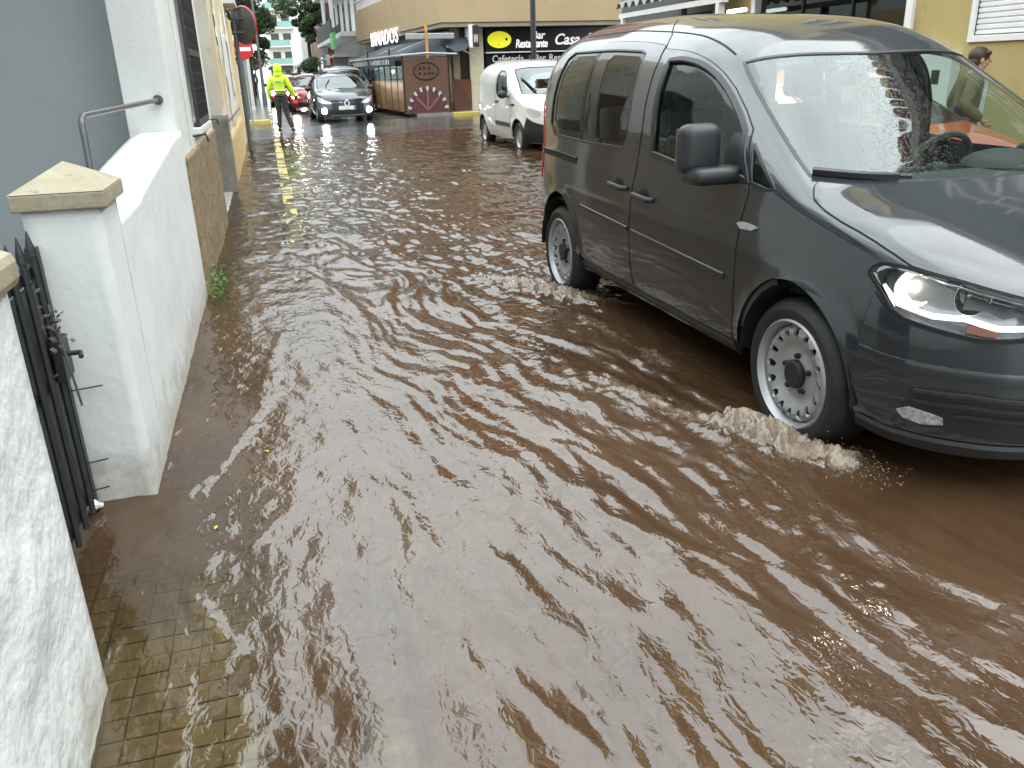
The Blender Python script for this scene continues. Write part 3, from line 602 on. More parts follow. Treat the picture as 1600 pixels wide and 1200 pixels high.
DRW = M('dark_reflected_wall', (.055, .06, .06), rough=.8, var=.15, scale=2); wall_with_openings('upper_dark_wall', RX - .021, 3.5, 8.998, 4.702, 6.3, [], DRW, rb); wall_with_openings('upper_stone_wall', RX - .022, -7, 3.498, 4.702, 6.3, [], stone_mat(), rb)  # unseen upper wall, coloured dark to keep the windscreen reflection dark
wins = wins[3:]
wall_with_openings('stone_wall', RX - .02, -7, 4.798, 0, 3.5, [(-3, -1.6, .12, 2.4)], stone_mat(), rb)
MB().box((RX + .3, -7, 0), (RX + 9, 9.0, 6.3)).box((RX + .3, 9.001, 0), (RX + 9, 19.0, 9.0)).build('core', M('interior_dark', (.03, .03, .032), rough=.9), rb)
cor2 = MB().box((RX - .35, 8.8, 9.002), (RX + 9, 19.2, 9.15)).build('upper_roof', M('roof_edge', (.55, .5, .42), rough=.8), rb)
cor = MB().box((RX - .35, -7.2, 6.302), (RX + 9, 8.99, 6.45)).build('roof', M('roof_edge', (.55, .5, .42), rough=.8), rb)
rt = MB().prism([(-.16, 0, 0), (-.08, 0, .06), (.08, 0, .06), (.16, 0, 0)], (0, .12, 0))
tile_m = M('clay_roof_tile', (.36, .17, .09), rough=.8, var=.25, scale=8)
tl = MB().tube([(-.3, 0, 0), (.55, 0, .16)], [.085, .075], 8).build('roof_tile', tile_m, cor); tl.location = (RX - .2, -7, 6.52)
for k in range(1, 130): share(tl, 'roof_tile', (RX - .2 + random.uniform(-.02, .02), -7 + k * .2, 6.52 if k < 80 else 9.22), cor if k < 80 else cor2)
wgl = MB().box((0, 0, 0), (.03, 1.4, 1.5))
for k, (a, b, z0, z1) in enumerate(wins):
    w = MB().box((RX + .12, a, z0), (RX + .14, b, z1)).build('window', DARKGL, rb)
    fm = MB(); fm.box((RX + .05, a, z0), (RX + .1, a + .08, z1)); fm.box((RX + .05, b - .08, z0), (RX + .1, b, z1)); fm.box((RX + .05, a + .08, z0), (RX + .1, b - .08, z0 + .08)); fm.box((RX + .05, a + .08, z1 - .08), (RX + .1, b - .08, z1)); fm.box((RX + .045, (a + b) / 2 - .03, z0 + .08), (RX + .095, (a + b) / 2 + .03, z1 - .08))
    for q in (1 / 3, 2 / 3): fm.box((RX + .06, a + .08, z0 + (z1 - z0) * q - .02), (RX + .09, b - .08, z0 + (z1 - z0) * q + .02))
    fm.build('frame', FRAMEW, w)
# roller shutter window
ya, yb, za, zb_ = sh_o
shw = MB(); shw.box((RX - .03, ya - .07, za - .07), (RX + .06, ya, zb_ + .07)); shw.box((RX - .03, yb, za - .07), (RX + .06, yb + .07, zb_ + .07)); shw.box((RX - .03, ya, za - .07), (RX + .06, yb, za)); shw.box((RX - .03, ya, zb_), (RX + .06, yb, zb_ + .07))
sw = shw.build('roller_shutter', FRAMEW, rb, bevel=.006)
sl = MB().prism([(RX + .03, ya, 0), (RX + .012, ya, .012), (RX + .012, ya, .046), (RX + .03, ya, .056)], (0, yb - ya, 0)).build('slat', FRAMEW, sw); sl.location = (0, 0, za + .002)
for k in range(1, 24): share(sl, 'slat', (0, 0, za + .002 + k * .0575), sw)
# glazed shop front with white posts and pale blind
a, b, z0, z1 = gl_o
for y in (a - .02, b - .10): MB().box((RX - .05, y, .12), (RX + .1, y + .12, z1)).build('door_post', FRAMEW, rb, bevel=.008)
MB().box((RX - .04, a + .102, z1 - .12), (RX + .1, b - .102, z1)).build('door_head', FRAMEW, rb)
for k in range(3):
    y0_ = a + .105 + k * 1.18; MB().box((RX + .06, y0_, .12), (RX + .075, y0_ + 1.16, z1 - .122)).build('shop_pane', glass_mat('shop_glass', (.35, .38, .36), 1.5), rb)
    if k: MB().box((RX + .03, y0_ - .02, .12), (RX + .09, y0_ - .001, z1 - .122)).build('mullion', IRON, rb)
bl = M('brown_curtain', (.10, .085, .07), rough=.9, var=.2, scale=4, stretch=(1, 14, 1))
MB().box((RX + .16, a + .11, .12), (RX + .2, b - .11, z1 - .12)).build('curtain', bl, rb)
# white meter box with two little windows
ub = thing('meter_box', 'white electricity meter cabinet with two small windows on the yellow wall', 'cabinet', (RX - .14, 8.55, .92))
MB().box((0, 0, 0), (.138, .72, .62)).build('cabinet', FRAMEW, ub, bevel=.01)
for y in (.16, .46): MB().box((-.004, y, .28), (.004, y + .13, .44)).build('window', DARKGL, ub)
# porch with corrugated roof at the far end of the yellow building
po = thing('porch', 'porch with corrugated sheet roof and white beams at the end of the yellow building', 'porch', (0, 0, 0))
GALV = M('corrugated_sheet', (.28, .29, .28), rough=.45, metal=.3, var=.15, scale=5)
cs = MB(); ny_ = 48
for k in range(ny_ + 1):
    y = 11.9 + (15.8 - 11.9) * k / ny_; w = .045 * (1 if (k // 2) % 2 else -1)
    cs.v += [(RX - 1.35, y, 2.54 + w), (RX + .3, y, 3.2 + w)]
cs.f = [(2 * k, 2 * k + 2, 2 * k + 3, 2 * k + 1) for k in range(ny_)]; cs.m = [0] * ny_
o = cs.build('corrugated_roof', GALV, po); sm = o.modifiers.new('solid', 'SOLIDIFY'); sm.thickness = .012
MB().box((RX - 1.3, 11.9, 2.34), (RX - 1.2, 15.8, 2.42)).build('beam', FRAMEW, po)
for y in (12.0, 13.2, 15.6): MB().box((RX - 1.3, y, .12), (RX - 1.2, y + .1, 2.338)).build('post', IRON if 13 < y < 14 else FRAMEW, po)
wall_with_openings('back_wall', RX + .1, 14.202, 19.0, 0, 3.498, [(14.8, 18.4, .12, 2.4)], M('dark_render', (.09, .09, .095), rough=.7), rb, .18)
tb = MB().tube([(RX - .3, 12.95, 2.30), (RX - .3, 13.5, 2.30)], .03, 8).build('tube_lamp', emit_mat('tube_light', (.95, .97, 1), 4.0)); tag(tb, 'lit white tube lamp beside the white post of the shop front', 'lamp')

# ---------------------------------------------------------------- restaurant on the far corner
CX, CY = 6.25, 29.4; dsx, dsy = math.sin(R(-4.0)), math.cos(R(-4.0)); dfx, dfy = dsy, -dsx
def RS(s, f, z): return (CX + dsx * s + dfx * f, CY + dsy * s + dfy * f, z)      # s along the side street face, f along the front
def rbox(mb, s0, s1, f0, f1, z0, z1): return mb.hexa([RS(s0, f0, z0), RS(s0, f1, z0), RS(s1, f1, z0), RS(s1, f0, z0), RS(s0, f0, z1), RS(s0, f1, z1), RS(s1, f1, z1), RS(s1, f0, z1)])
PEACH = M('ochre_parapet', (.42, .315, .18), rough=.8, var=.08, scale=.9, bump=.002, bscale=20, spots=(.27, .2, .11), spot_scale=.9, spot_lo=.6, spot_hi=.72)
BLACK = M('black_fascia', (.012, .012, .013), rough=.3, var=.2); CREAMW = M('cream_column', (.55, .50, .36), rough=.7, var=.1); BROWNB = M('brown_tile_base', (.12, .055, .035), rough=.35, var=.25, scale=3)
BRICK = M('red_brick_far', (.30, .12, .07), rough=.8, var=.2, scale=4)
rs = thing('restaurant_building', 'corner restaurant building with ochre parapet and black name fascia across the junction', 'building', (0, 0, 0))
g0 = FARZ + .1
rbox(MB(), -.55, 15.5, -.55, 7.2, 3.0, 4.35).build('parapet', PEACH, rs)
rbox(MB(), -.50, 15.4, -.50, 7.1, 2.86, 2.998).build('soffit', M('soffit_grey', (.30, .27, .22), rough=.8), rs)
rbox(MB(), .9, 15.4, .9, 7.2, 4.352, 11.5).build('upper_wall', BRICK, rs)
rbox(MB(), 0.3, 15.4, .3, 7.2, g0, 2.858).build('ground_floor_core', BLACK, rs)
for s in (2.0, 6.0, 10.0, 14.2): rbox(MB(), s, s + .35, .55, .898, 4.352, 11.5).build('pilaster', FRAMEW, rs)
rbox(MB(), -.5, 15.4, -.5, 7.2, 7.2, 7.5).build('upper_slab', PEACH, rs)
rbox(MB(), -.3, 15.4, -.3, 7.2, 11.502, 11.9).build('roof_slab', PEACH, rs)
bal = rbox(MB(), -.5, 15.4, -.52, -.42, 4.72, 4.8).build('balustrade_rail', FRAMEW, rs)
bl0 = rbox(MB(), 0, .12, -.5, -.44, 4.352, 4.718).build('baluster', FRAMEW, rs)
for k in range(1, 44): share(bl0, 'baluster', (dsx * k * .35, dsy * k * .35, 0), rs)
for s in (3.2, 7.2, 11.3): rbox(MB(), s, s + 1.6, .85, .896, 4.5, 6.7).build('window', DARKGL, rs)
for f in (1.8, 4.2): rbox(MB(), .85, .896, f, f + 1.4, 4.9, 6.6).build('window', DARKGL, rs)
# front ground floor
rbox(MB(), .05, .298, .55, 1.05, g0, 2.857).build('column', CREAMW, rs)
rbox(MB(), -.02, .298, -.05, .18, 1.25, 2.857).build('column', M('grey_brown_pier', (.24, .19, .13), rough=.7), rs)
rbox(MB(), -.05, .299, -.08, .54, g0, 1.23).build('base_panel', BROWNB, rs)
rbox(MB(), .12, .297, .19, .54, 1.235, 2.855).build('entrance', M('dark_brown_door', (.035, .022, .016), rough=.3), rs)
rbox(MB(), .02, .06, .02, .10, 1.25, 2.25).build('white_strip', FRAMEW, rs)
sb = rbox(MB(), 0.0, .299, 1.12, 7.0, 2.10, 2.80).build('fascia_sign', BLACK, rs)
rbox(MB(), -.02, .298, 1.12, 7.0, 2.04, 2.075).build('fascia_strip', FRAMEW, rs)
rbox(MB(), .08, .296, 1.16, 7.0, g0 + .9, 2.02).build('shop_window', DARKGL, rs)
rbox(MB(), .04, .297, 1.06, 7.1, g0, g0 + .88).build('window_base', M('grey_panel', (.28, .28, .27), rough=.4), rs)
rf = R(4.0)
YEL = M('sign_yellow', (.80, .78, .03), rough=.3, var=.04, emis=(.8, .78, .03), estr=.25)
def fpt(f, z, off=-.006): return RS(off, f, z)
oval = [Vector(fpt(1.62 + .43 * math.cos(t), 2.46 + .265 * math.sin(t))) for t in np.linspace(0, 2 * math.pi, 33)[:-1]]
ov = MB().prism(oval, Vector((-dsx, -dsy, 0)) * .02).build('yellow_oval', YEL, sb)
for q in ((1.87, 2.47, .045, .05), (1.58, 2.30, .02, .02)):
    MB().prism([Vector(fpt(q[0] + q[2] * math.cos(t), q[1] + q[3] * math.sin(t), -.028)) for t in np.linspace(0, 6.28, 9)[:-1]], Vector((-dsx, -dsy, 0)) * .004).build('oval_mark', BLACK, ov)
LET = M('white_letters', (.85, .85, .84), rough=.4, var=.02, emis=(.9, .9, .9), estr=.25); LETG = M('grey_letters', (.6, .6, .58), rough=.5, var=.03)
trot = (R(90), 0, rf)
text('lettering', 'Bar', .36, LET, fpt(2.80, 2.47, -.01), trot, sb, shear=.15, weight=.008, space=.95)
text('lettering', 'Restaurante', .37, LET, fpt(2.20, 2.20, -.01), trot, sb, shear=.15, weight=.008, space=.92, sx=.72)
text('lettering', 'Casa', .50, LET, fpt(3.62, 2.27, -.01), trot, sb, shear=.3, weight=.008)
text('lettering', 'P', .50, LET, fpt(4.85, 2.27, -.01), trot, sb, shear=.3, weight=.008)
for w_, f_ in (('Cafetería', 1.36), ('-', 2.72), ('Bar', 2.92), ('Restaurante', 3.46)): text('lettering', w_, .33, LETG, fpt(f_, 1.74, .07), trot, rs, weight=.004, sx=.95)
# projecting light box with a figure emblem
lb = thing('light_box_sign', 'white projecting light box with dark emblem panel on the restaurant corner column', 'sign', (0, 0, 0))
rbox(MB(), -.55, -.06, .38, .56, 2.22, 2.92).build('box', FRAMEW, lb, bevel=.01)
rbox(MB(), -.553, -.551, .50, .72, 2.24, 2.90).build('dark_panel', M('dark_emblem_panel', (.05, .025, .02), rough=.4), lb)
rbox(MB(), -.549, -.30, .562, .72, 2.24, 2.90).build('side_panel', MATS['dark_emblem_panel'], lb)
for q in (.56, .61, .66): MB().prism([RS(-.556, q + .018 * math.cos(t), 2.5 + .14 * math.sin(t)) for t in np.linspace(0, 6.28, 11)[:-1]], (0, -.004, 0)).build('emblem_figure', LETG, lb)
# lit lettering on the side face
text('lettering', 'BINADOS', .80, emit_mat('lit_white_letters', (1, .98, .99), 1.0), RS(11.4, -.62, 2.64), (R(90), 0, R(-90 + 4.0 * -1 + 8)), rs, weight=-.003, space=1.15, sx=1.5)
ss = rbox(MB(), .4, 3.0, -.03, .298, 2.25, 2.80).build('side_fascia', M('blue_side_sign', (.06, .10, .22), rough=.35, var=.4, scale=4), rs)
MB().prism([RS(.62 + .26 * math.cos(t), -.034, 2.5 + .24 * math.sin(t)) for t in np.linspace(0, 6.28, 21)[:-1]], (-.02, 0, 0)).build('yellow_oval', YEL, ss)
for k in range(4): rbox(MB(), 1.05, 1.75, -.05, -.032, 2.32 + .11 * k, 2.39 + .11 * k).build('pale_line', M('pale_blue_print', (.35, .5, .55), rough=.4), ss)

# terrace enclosure with awning
tr_ = thing('terrace_enclosure', 'glazed restaurant terrace with wooden end panel in front of the corner building', 'terrace', (0, 0, 0))
WOODP = M('brown_wood_panel', (.13, .065, .042), rough=.45, var=.25, scale=3, stretch=(1, 1, 12)); COPPER = M('copper_lit_panel', (.72, .44, .20), rough=.25, metal=.6, var=.25, scale=3); DKFR = M('dark_frame', (.03, .022, .02), rough=.4)  # copper colour brightened for the warm light glowing through the panels
f0, f1, s0 = -1.95, -.45, -.75
rbox(MB(), s0, s0 + .05, f0, f1, g0, g0 + 1.72).build('end_panel', WOODP, tr_, bevel=.01)
for f in (f0 - .04, f1 + .001): rbox(MB(), s0 - .02, s0 + .07, f, f + .039, g0, g0 + 1.78).build('panel_post', DKFR, tr_)
def disc_pts(fc, zc_, rx, rz, off, a0=0, a1=6.2832, n=28): return [Vector(RS(s0 + off, fc + rx * math.cos(t), zc_ + rz * math.sin(t))) for t in np.linspace(a0, a1, n)]
fm_ = (f0 + f1) / 2; nv = Vector((-dsx, -dsy, 0))
MB().tube(disc_pts(fm_, g0 + 1.32, .42, .27, -.012), .022, 6, cap=False).build('oval_emblem', DKFR, tr_)
for k, (a, z) in enumerate([(-.2, 1.40), (-.06, 1.40), (.1, 1.40), (-.22, 1.24), (-.05, 1.22), (.1, 1.24), (.22, 1.24)]): rbox(MB(), s0 - .008, s0 - .001, fm_ + a - .045, fm_ + a + .045, g0 + z - .05, g0 + z + .05).build('emblem_letter', DKFR, tr_)
wr = MB(); wheelm = M('dark_red_wheel', (.10, .03, .035), rough=.5)
wr.prism(disc_pts(fm_, g0 + .06, .64, .74, -.006, 0, math.pi, 20) , nv * .006); wr.build('painted_wheel', wheelm, tr_)
PALEG = M('pale_green_print', (.45, .52, .46), rough=.5)
for k in range(9):
    t = math.pi * (k + .5) / 9; c_ = [Vector(RS(s0 - .016, fm_ + rr * math.cos(t + da), g0 + .06 + rr * 1.13 * math.sin(t + da))) for rr, da in ((.56, -.05), (.70, -.07), (.70, .05), (.60, .06))]
    MB().prism(c_, nv * .004).build('wheel_segment', PALEG, tr_)
for t in (math.pi * .25, math.pi * .5, math.pi * .75): MB().bar(RS(s0 - .018, fm_, g0 + .1), RS(s0 - .018, fm_ + .56 * math.cos(t), g0 + .06 + .64 * math.sin(t)), .01, .06, up=(dfx, dfy, 0)).build('wheel_spoke', M('spoke_pink', (.2, .1, .1), rough=.5), tr_)
glt = glass_mat('terrace_glass', (.55, .6, .58), 1.5)
for k in range(8):
    a = s0 + .08 + k * 1.02
    rbox(MB(), a, a + .98, f0, f0 + .03, g0 + .06, g0 + 1.02).build('lower_panel', COPPER, tr_)
    rbox(MB(), a, a + .98, f0 + .005, f0 + .02, g0 + 1.025, g0 + 1.62).build('glass_pane', glt, tr_)
    rbox(MB(), a + .982, a + 1.018, f0 - .012, f0 + .04, g0, g0 + (2.05 if k in (1, 5) else 1.66)).build('frame_post', DKFR, tr_)
rbox(MB(), s0 + .08, s0 + 8.3, f0 - .002, f0 + .035, g0 + 1.622, g0 + 1.658).build('top_rail', DKFR, tr_)
FARF = M('dark_terrace_interior', (.03, .028, .026), rough=.6)
rbox(MB(), s0 + .1, s0 + 8.2, f0 + .06, -.1, g0 - .005, g0 + .03).build('floor', FARF, tr_)
for k in range(3):
    lampo = MB().sphere(RS(1.0 + 2.4 * k, -.9, 1.55), .07).build('lantern', emit_mat('warm_lantern', (1, .62, .25), 9.0)); tag(lampo, 'warm lit lantern inside the terrace ' + ('next to the wooden end panel', 'under the middle of the navy awning', 'at the far end beside the waiting cars')[k], 'lamp', 'terrace lanterns')
AWN = M('navy_awning', (.022, .034, .05), rough=.6, var=.15, scale=3); AWG = M('awning_bar', (.40, .41, .42), rough=.35, metal=.3)
aw = thing('awning', 'dark navy sloping awning over the restaurant terrace with pale bottle prints', 'awning', (0, 0, 0))
zlo, zhi = 2.02, 2.62; sA, sB = -.25, 8.6
am_ = MB().add([RS(sA, -2.10, zlo), RS(sB, -2.10, zlo), RS(sB, -.3, zhi), RS(sA + .2, -.3, zhi), RS(sA - .15, -2.0, zlo - .01), RS(sB, -2.0, zlo - .012), RS(sB, -.3, zhi - .02), RS(sA + .2, -.3, zhi - .02)], [(0, 1, 2, 3), (4, 7, 6, 5), (0, 3, 7, 4), (1, 5, 6, 2), (0, 4, 5, 1)])
am_.build('canopy', AWN, aw)
MB().tube([RS(sA - .6, -2.05, zlo), RS(sB, -2.12, zlo)], .035, 8).build('front_bar', AWG, aw)
rbox(MB(), sA, sB, -2.125, -2.10, zlo - .30, zlo - .035).build('valance', AWN, aw)
for k in range(26):
    a = .6 + .27 * k + (.5 if k > 12 else 0); rbox(MB(), a, a + random.choice((.1, .14, .18)), -2.131, -2.127, zlo - .24, zlo - .10 + random.choice((0, .03))).build('valance_letter', LETG, aw)
for k in range(2):
    c_ = 1.5 + 3.2 * k
    def ap(s, h): return Vector(RS(s, -2.10 + 1.8 * h, zlo + .6 * h + .012))
    MB().prism([ap(c_ + .32 * math.cos(t) * .6 + .1 * math.sin(t), .42 + .20 * math.sin(t)) for t in np.linspace(0, 6.28, 15)[:-1]], (0, 0, .004)).build('bottle_print', M('pale_print', (.42, .45, .47), rough=.6), aw)
    MB().prism([ap(c_ - .1, .6), ap(c_ + .12, .6), ap(c_ + .12, .82), ap(c_ - .06, .82)], (0, 0, .004)).build('bottle_neck_print', MATS['pale_print'], aw)
# front awning: end gable, cassette, bar and pole
MB().add([RS(sA - .15, -2.0, zlo - .012), RS(sA + .2, -.3, zhi - .02), RS(sA - .5, -.5, 1.98), RS(sA - .5, -1.9, 1.99)], [(0, 1, 2, 3)]).build('end_canopy', AWN, aw)
MB().tube([RS(-.9, -2.05, 2.03), RS(-.95, -1.2, 2.08), RS(-1.0, -.2, 2.03)], .03, 8).build('end_bar', AWG, aw)
rbox(MB(), -.62, -.45, -1.75, -.15, 2.50, 2.68).build('cassette', AWG, aw, bevel=.02)
MB().add([RS(-.3, -.62, 2.5), RS(-.3, .45, 2.55), RS(-.75, .2, 2.14), RS(-.75, -.2, 2.10)], [(0, 1, 2, 3), (3, 2, 1, 0)]).build('small_canopy', AWN, aw)
MB().bar(RS(-.72, .1, 2.14), RS(-.72, .65, 1.88), .03, .03).build('awning_arm', AWG, aw)
pole = MB().tube([RS(-.86, -1.15, g0 + 1.7), RS(-.86, -1.15, 2.95)], .045, 10).build('terrace_pole', M('orange_yellow_pole', (.55, .28, .06), rough=.5, var=.3, scale=3), smooth=True); tag(pole, 'orange and yellow pole rising from the wooden end panel of the terrace', 'pole')
# street lamp post before the restaurant
lp = thing('street_lamp', 'dark thick street lamp post standing in front of the restaurant fascia', 'street lamp', (*RS(-2.9, 1.75, 0)[:2], road_z(26.5)))
MB().tube([(0, 0, 0), (0, 0, .9), (0, 0, .92), (0, 0, 6.5)], [.115, .115, .09, .075], 12).build('post', M('dark_post_paint', (.03, .032, .035), rough=.4), lp, smooth=True)
MB().tube([(0, 0, 6.5), (-.2, -.1, 6.9), (-1.2, -.5, 7.0)], .045, 8).build('arm', MATS['dark_post_paint'], lp); MB().sphere((-1.3, -.55, 6.98), (.3, .16, .08)).build('lamp_head', MATS['dark_post_paint'], lp)
# ================================================================ far street
WHF = M('far_white_render', (.74, .75, .75), rough=.8, var=.06, scale=.7); DKB = M('dark_balcony', (.05, .045, .04), rough=.6)
wb = thing('apartment_building', 'white modern building with projecting balconies beyond the restaurant', 'building', (0, 0, 0))
bx0, by0, by1 = 5.1, 45.5, 66.0
MB().box((bx0, by0, 0), (bx0 + 9, by1, 13)).build('wall', WHF, wb)
for z in (3.3, 6.3, 9.3, 12.3):
    MB().box((bx0 - 1.15, by0 + .1, z), (bx0 - .002, by1, z + .22)).build('balcony_slab', WHF, wb)
for z, ya, yb_ in ((3.52, 52, 66), (6.52, 56, 66), (9.52, 46, 66)):
    MB().box((bx0 - 1.12, ya, z), (bx0 - 1.06, yb_, z + .95)).build('balcony_front', DKB, wb)
for y in (52.0, 58.5): MB().box((bx0 - 1.1, y, 3.522), (bx0 - .9, y + .25, 6.298)).build('column', WHF, wb)
wn = MB().box((bx0 - .03, 0, 0), (bx0 - .004, 1.1, 2.1)).build('window', M('far_dark_window', (.07, .075, .08), rough=.15), wb); wn.location = (0, 48.0, 3.6)
for z in (3.6, 6.6, 9.6):
    for y in (48, 51.5, 55, 58.5, 62):
        if (z, y) != (3.6, 48): share(wn, 'window', (0, y, z), wb)
bb = MB().box((bx0 - 1.12, 46.0, 3.9), (bx0 - 1.09, 51.9, 3.94)).build('balcony_rail', IRON, wb)
br = MB().box((bx0 - 1.11, 0, 3.52), (bx0 - 1.09, .02, 3.9)).build('baluster', IRON, wb); br.location = (0, 46.1, 0)
for k in range(1, 20): share(br, 'baluster', (0, 46.1 + k * .3, 0), wb)
MB().box((bx0 - 1.5, 46.5, 2.35), (bx0 - .3, 60, 2.45)).build('shop_canopy', M('pale_canopy', (.5, .5, .48), rough=.6), wb)
for k, y in enumerate((47, 50.2, 53.4, 56.6)): MB().box((bx0 - .03, y, .2), (bx0 - .004, y + 2.6, 2.3)).build('shop_window', DARKGL, wb)
gs = MB().box((bx0 - 1.55, 45.9, 2.75), (bx0 - 1.4, 47.8, 3.5)).build('green_shop_sign', M('shop_green', (.08, .38, .10), rough=.4, emis=(.08, .38, .1), estr=.2)); tag(gs, 'green shop sign panel above the terrace awning on the white building', 'sign')
bn = thing('building', 'brown clad building with yellow top storey and white sign strip down the street', 'building', (0, 0, 0))
MB().box((4.9, 67, 0), (14, 96, 6.6)).build('wall', M('brown_cladding', (.15, .07, .045), rough=.6, var=.2, scale=1), bn)
MB().box((4.7, 68, 6.602), (14, 96, 9.0)).build('top_storey', M('pale_yellow', (.72, .58, .28), rough=.8), bn)
MB().box((4.78, 67.3, 0), (4.898, 74, 5.6)).build('dark_panel', M('dark_cladding', (.035, .035, .038), rough=.6), bn)
MB().box((4.72, 90, 2.4), (4.78, 90.5, 6.4)).build('white_strip', WHF, bn)
for y in (70, 76, 82, 88): MB().box((4.87, y, 1.0), (4.896, y + 2.5, 2.9)).build('window', DARKGL, bn)
w3 = MB().box((4.2, 98, 0), (12, 132, 6.2)).build('wall', WHF, None); tag(w3, 'plain white building wall past the palm tree at the end of the street', 'building')
fa = thing('apartment_building', 'cream apartment block with green glass balconies closing the far end of the street', 'building', (1.2, 158, 0))
MB().box((0, 0, 0), (4.6, 10, 14.2)).build('wall', M('far_cream', (.78, .74, .62), rough=.8), fa)
TEAL = M('green_balcony_glass', (.26, .42, .39), rough=.2)
for k in range(4):
    z = 3.2 + k * 2.9
    MB().box((-.2, -1.2, z), (4.7, -.002, z + .2)).build('balcony_slab', WHF, fa)
    MB().box((-.15, -1.18, z + .2), (4.65, -1.1, z + 1.15)).build('balcony_front', TEAL, fa)
    for x in (.7, 2.7): MB().box((x, -.03, z + .25), (x + 1.3, -.003, z + 2.2)).build('window', MATS['far_dark_window'], fa)
MB().box((-.4, -.9, 2.5), (5, -.003, 3.0)).build('shop_canopy', DKB, fa)
for k in range(4): MB().box((.1 + k * 1.15, -.05, .1), (1.1 + k * 1.15, -.004, 2.4)).build('shop_window', M('shop_mix_%d' % k, [(.3, .1, .08), (.5, .5, .1), (.1, .1, .1), (.6, .6, .6)][k], rough=.5), fa)
# left side beyond the junction
lbld = thing('building', 'pale grey building with white shop posts beyond the junction on the left', 'building', (0, 0, 0))
MB().box((-9, 29.6, 0), (-2.1, 60, 7.5)).build('wall', M('pale_grey_render', (.5, .5, .48), rough=.8), lbld)
MB().box((-9, 62, 0), (-2.4, 150, 9)).build('wall', WHF, lbld)
for y in (32, 36.5, 41, 46): MB().box((-2.09, y, .2), (-2.0, y + 2.6, 2.6)).build('shop_window', DARKGL, lbld)
for k, (px, py, h, w, mt, lab) in enumerate([(389, 186, 3.1, .16, 'g', 'dark grey post on the far pavement corner beneath the no entry sign'), (397, 172, 2.9, .13, 'w', 'white post standing on the pavement behind the no entry sign')]):
    q = at(px, py, bz); o = MB().box((-w / 2, -w / 2, 0), (w / 2, w / 2, h)).box((-w / 2 - .02, -w / 2 - .02, .0), (w / 2 + .02, w / 2 + .02, .12)).build('bollard_post', GREY if mt == 'g' else FRAMEW); o.location = q; tag(o, lab, 'post')
q = at(415, 166, bz)
fl_ = thing('street_lamp', 'slim grey street lamp post on the left pavement under the tree', 'street lamp', q)
MB().tube([(0, 0, 0), (0, 0, .6), (0, 0, .62), (0, 0, 6.2)], [.10, .10, .07, .05], 10).build('post', M('lamp_grey', (.25, .27, .28), rough=.4, metal=.3), fl_, smooth=True)
MB().tube([(0, 0, 6.2), (.3, -.1, 6.6), (1.0, -.3, 6.7)], .035, 8).build('arm', MATS['lamp_grey'], fl_); MB().sphere((1.2, -.35, 6.68), (.3, .14, .07)).build('lamp_head', MATS['lamp_grey'], fl_)
ps = thing('parking_sign', 'white street board with a red stripe behind the parked silver car', 'sign', (3.65, 50, bz))
MB().box((-.03, -.03, 0), (.03, .03, 1.5)).build('post', FRAMEW, ps); MB().box((-.25, -.05, 1.5), (.95, -.02, 2.3)).build('board', FRAMEW, ps); MB().box((-.06, -.058, 1.42), (.08, -.052, 2.4)).build('red_stripe', RED, ps)

# ---------------------------------------------------------------- trees
LEAFM = []
for k, c_ in enumerate([(.075, .125, .042), (.11, .165, .055), (.045, .075, .03)]):
    m = M('tree_leaf_%d' % k, c_, rough=.55, var=.3, scale=1.5); LEAFM.append(m)
BARK = M('bark', (.05, .042, .035), rough=.9, var=.3, scale=12, bump=.01, bscale=30)
def leaf_cloud(clumps, n_per, size, seed, droop=0.0):
    g = np.random.default_rng(seed); vs = []; fs = []; mi = []
    for (cx_, cy_, cz_, r_) in clumps:
        d = g.normal(size=(n_per, 3)); d /= np.linalg.norm(d, axis=1)[:, None]; rr = r_ * g.uniform(.25, 1.0, n_per) ** .5
        P = np.array([cx_, cy_, cz_]) + d * rr[:, None] * np.array([1, 1, .75]); P[:, 2] -= droop * g.uniform(0, 1, n_per) * r_
        a = g.normal(size=(n_per, 3)); a /= np.linalg.norm(a, axis=1)[:, None]; b = np.cross(a, g.normal(size=(n_per, 3))); b /= np.linalg.norm(b, axis=1)[:, None] + 1e-9
        s = size * g.uniform(.5, 1.4, n_per)[:, None]; base = len(vs)
        Q = np.stack([P - a * s, P + b * s * .45, P + a * s, P - b * s * .45], 1).reshape(-1, 3); vs += Q.tolist()
        fs += [(base + 4 * i, base + 4 * i + 1, base + 4 * i + 2, base + 4 * i + 3) for i in range(n_per)]
        mi += g.choice(3, n_per, p=[.5, .25, .25]).tolist()
    return vs, fs, mi
def tree(name, label, base, path, branches, clumps, n_per, size, seed, r0=.22, droop=0.0):
    t = thing(name, label, 'tree', base)
    mb = MB(); mb.tube(path, [r0 * (1 - .6 * i / (len(path) - 1)) for i in range(len(path))], 9); mb.build('trunk', BARK, t, smooth=True)
    for b in branches: MB().tube(b, [r0 * .42 * (1 - .7 * i / (len(b) - 1)) for i in range(len(b))], 7).build('branch', BARK, t, smooth=True)
    vs, fs, mi = leaf_cloud(clumps, n_per, size, seed, droop); me_ = bpy.data.meshes.new('crown'); me_.from_pydata(vs, [], fs); finish('crown', me_, LEAFM, t, midx=mi)
    return t
g = np.random.default_rng(3)
def scatter(c, r, k, rr): return [(c[0] + g.normal() * r[0], c[1] + g.normal() * r[1], c[2] + g.normal() * r[2], rr * g.uniform(.6, 1.2)) for _ in range(k)]
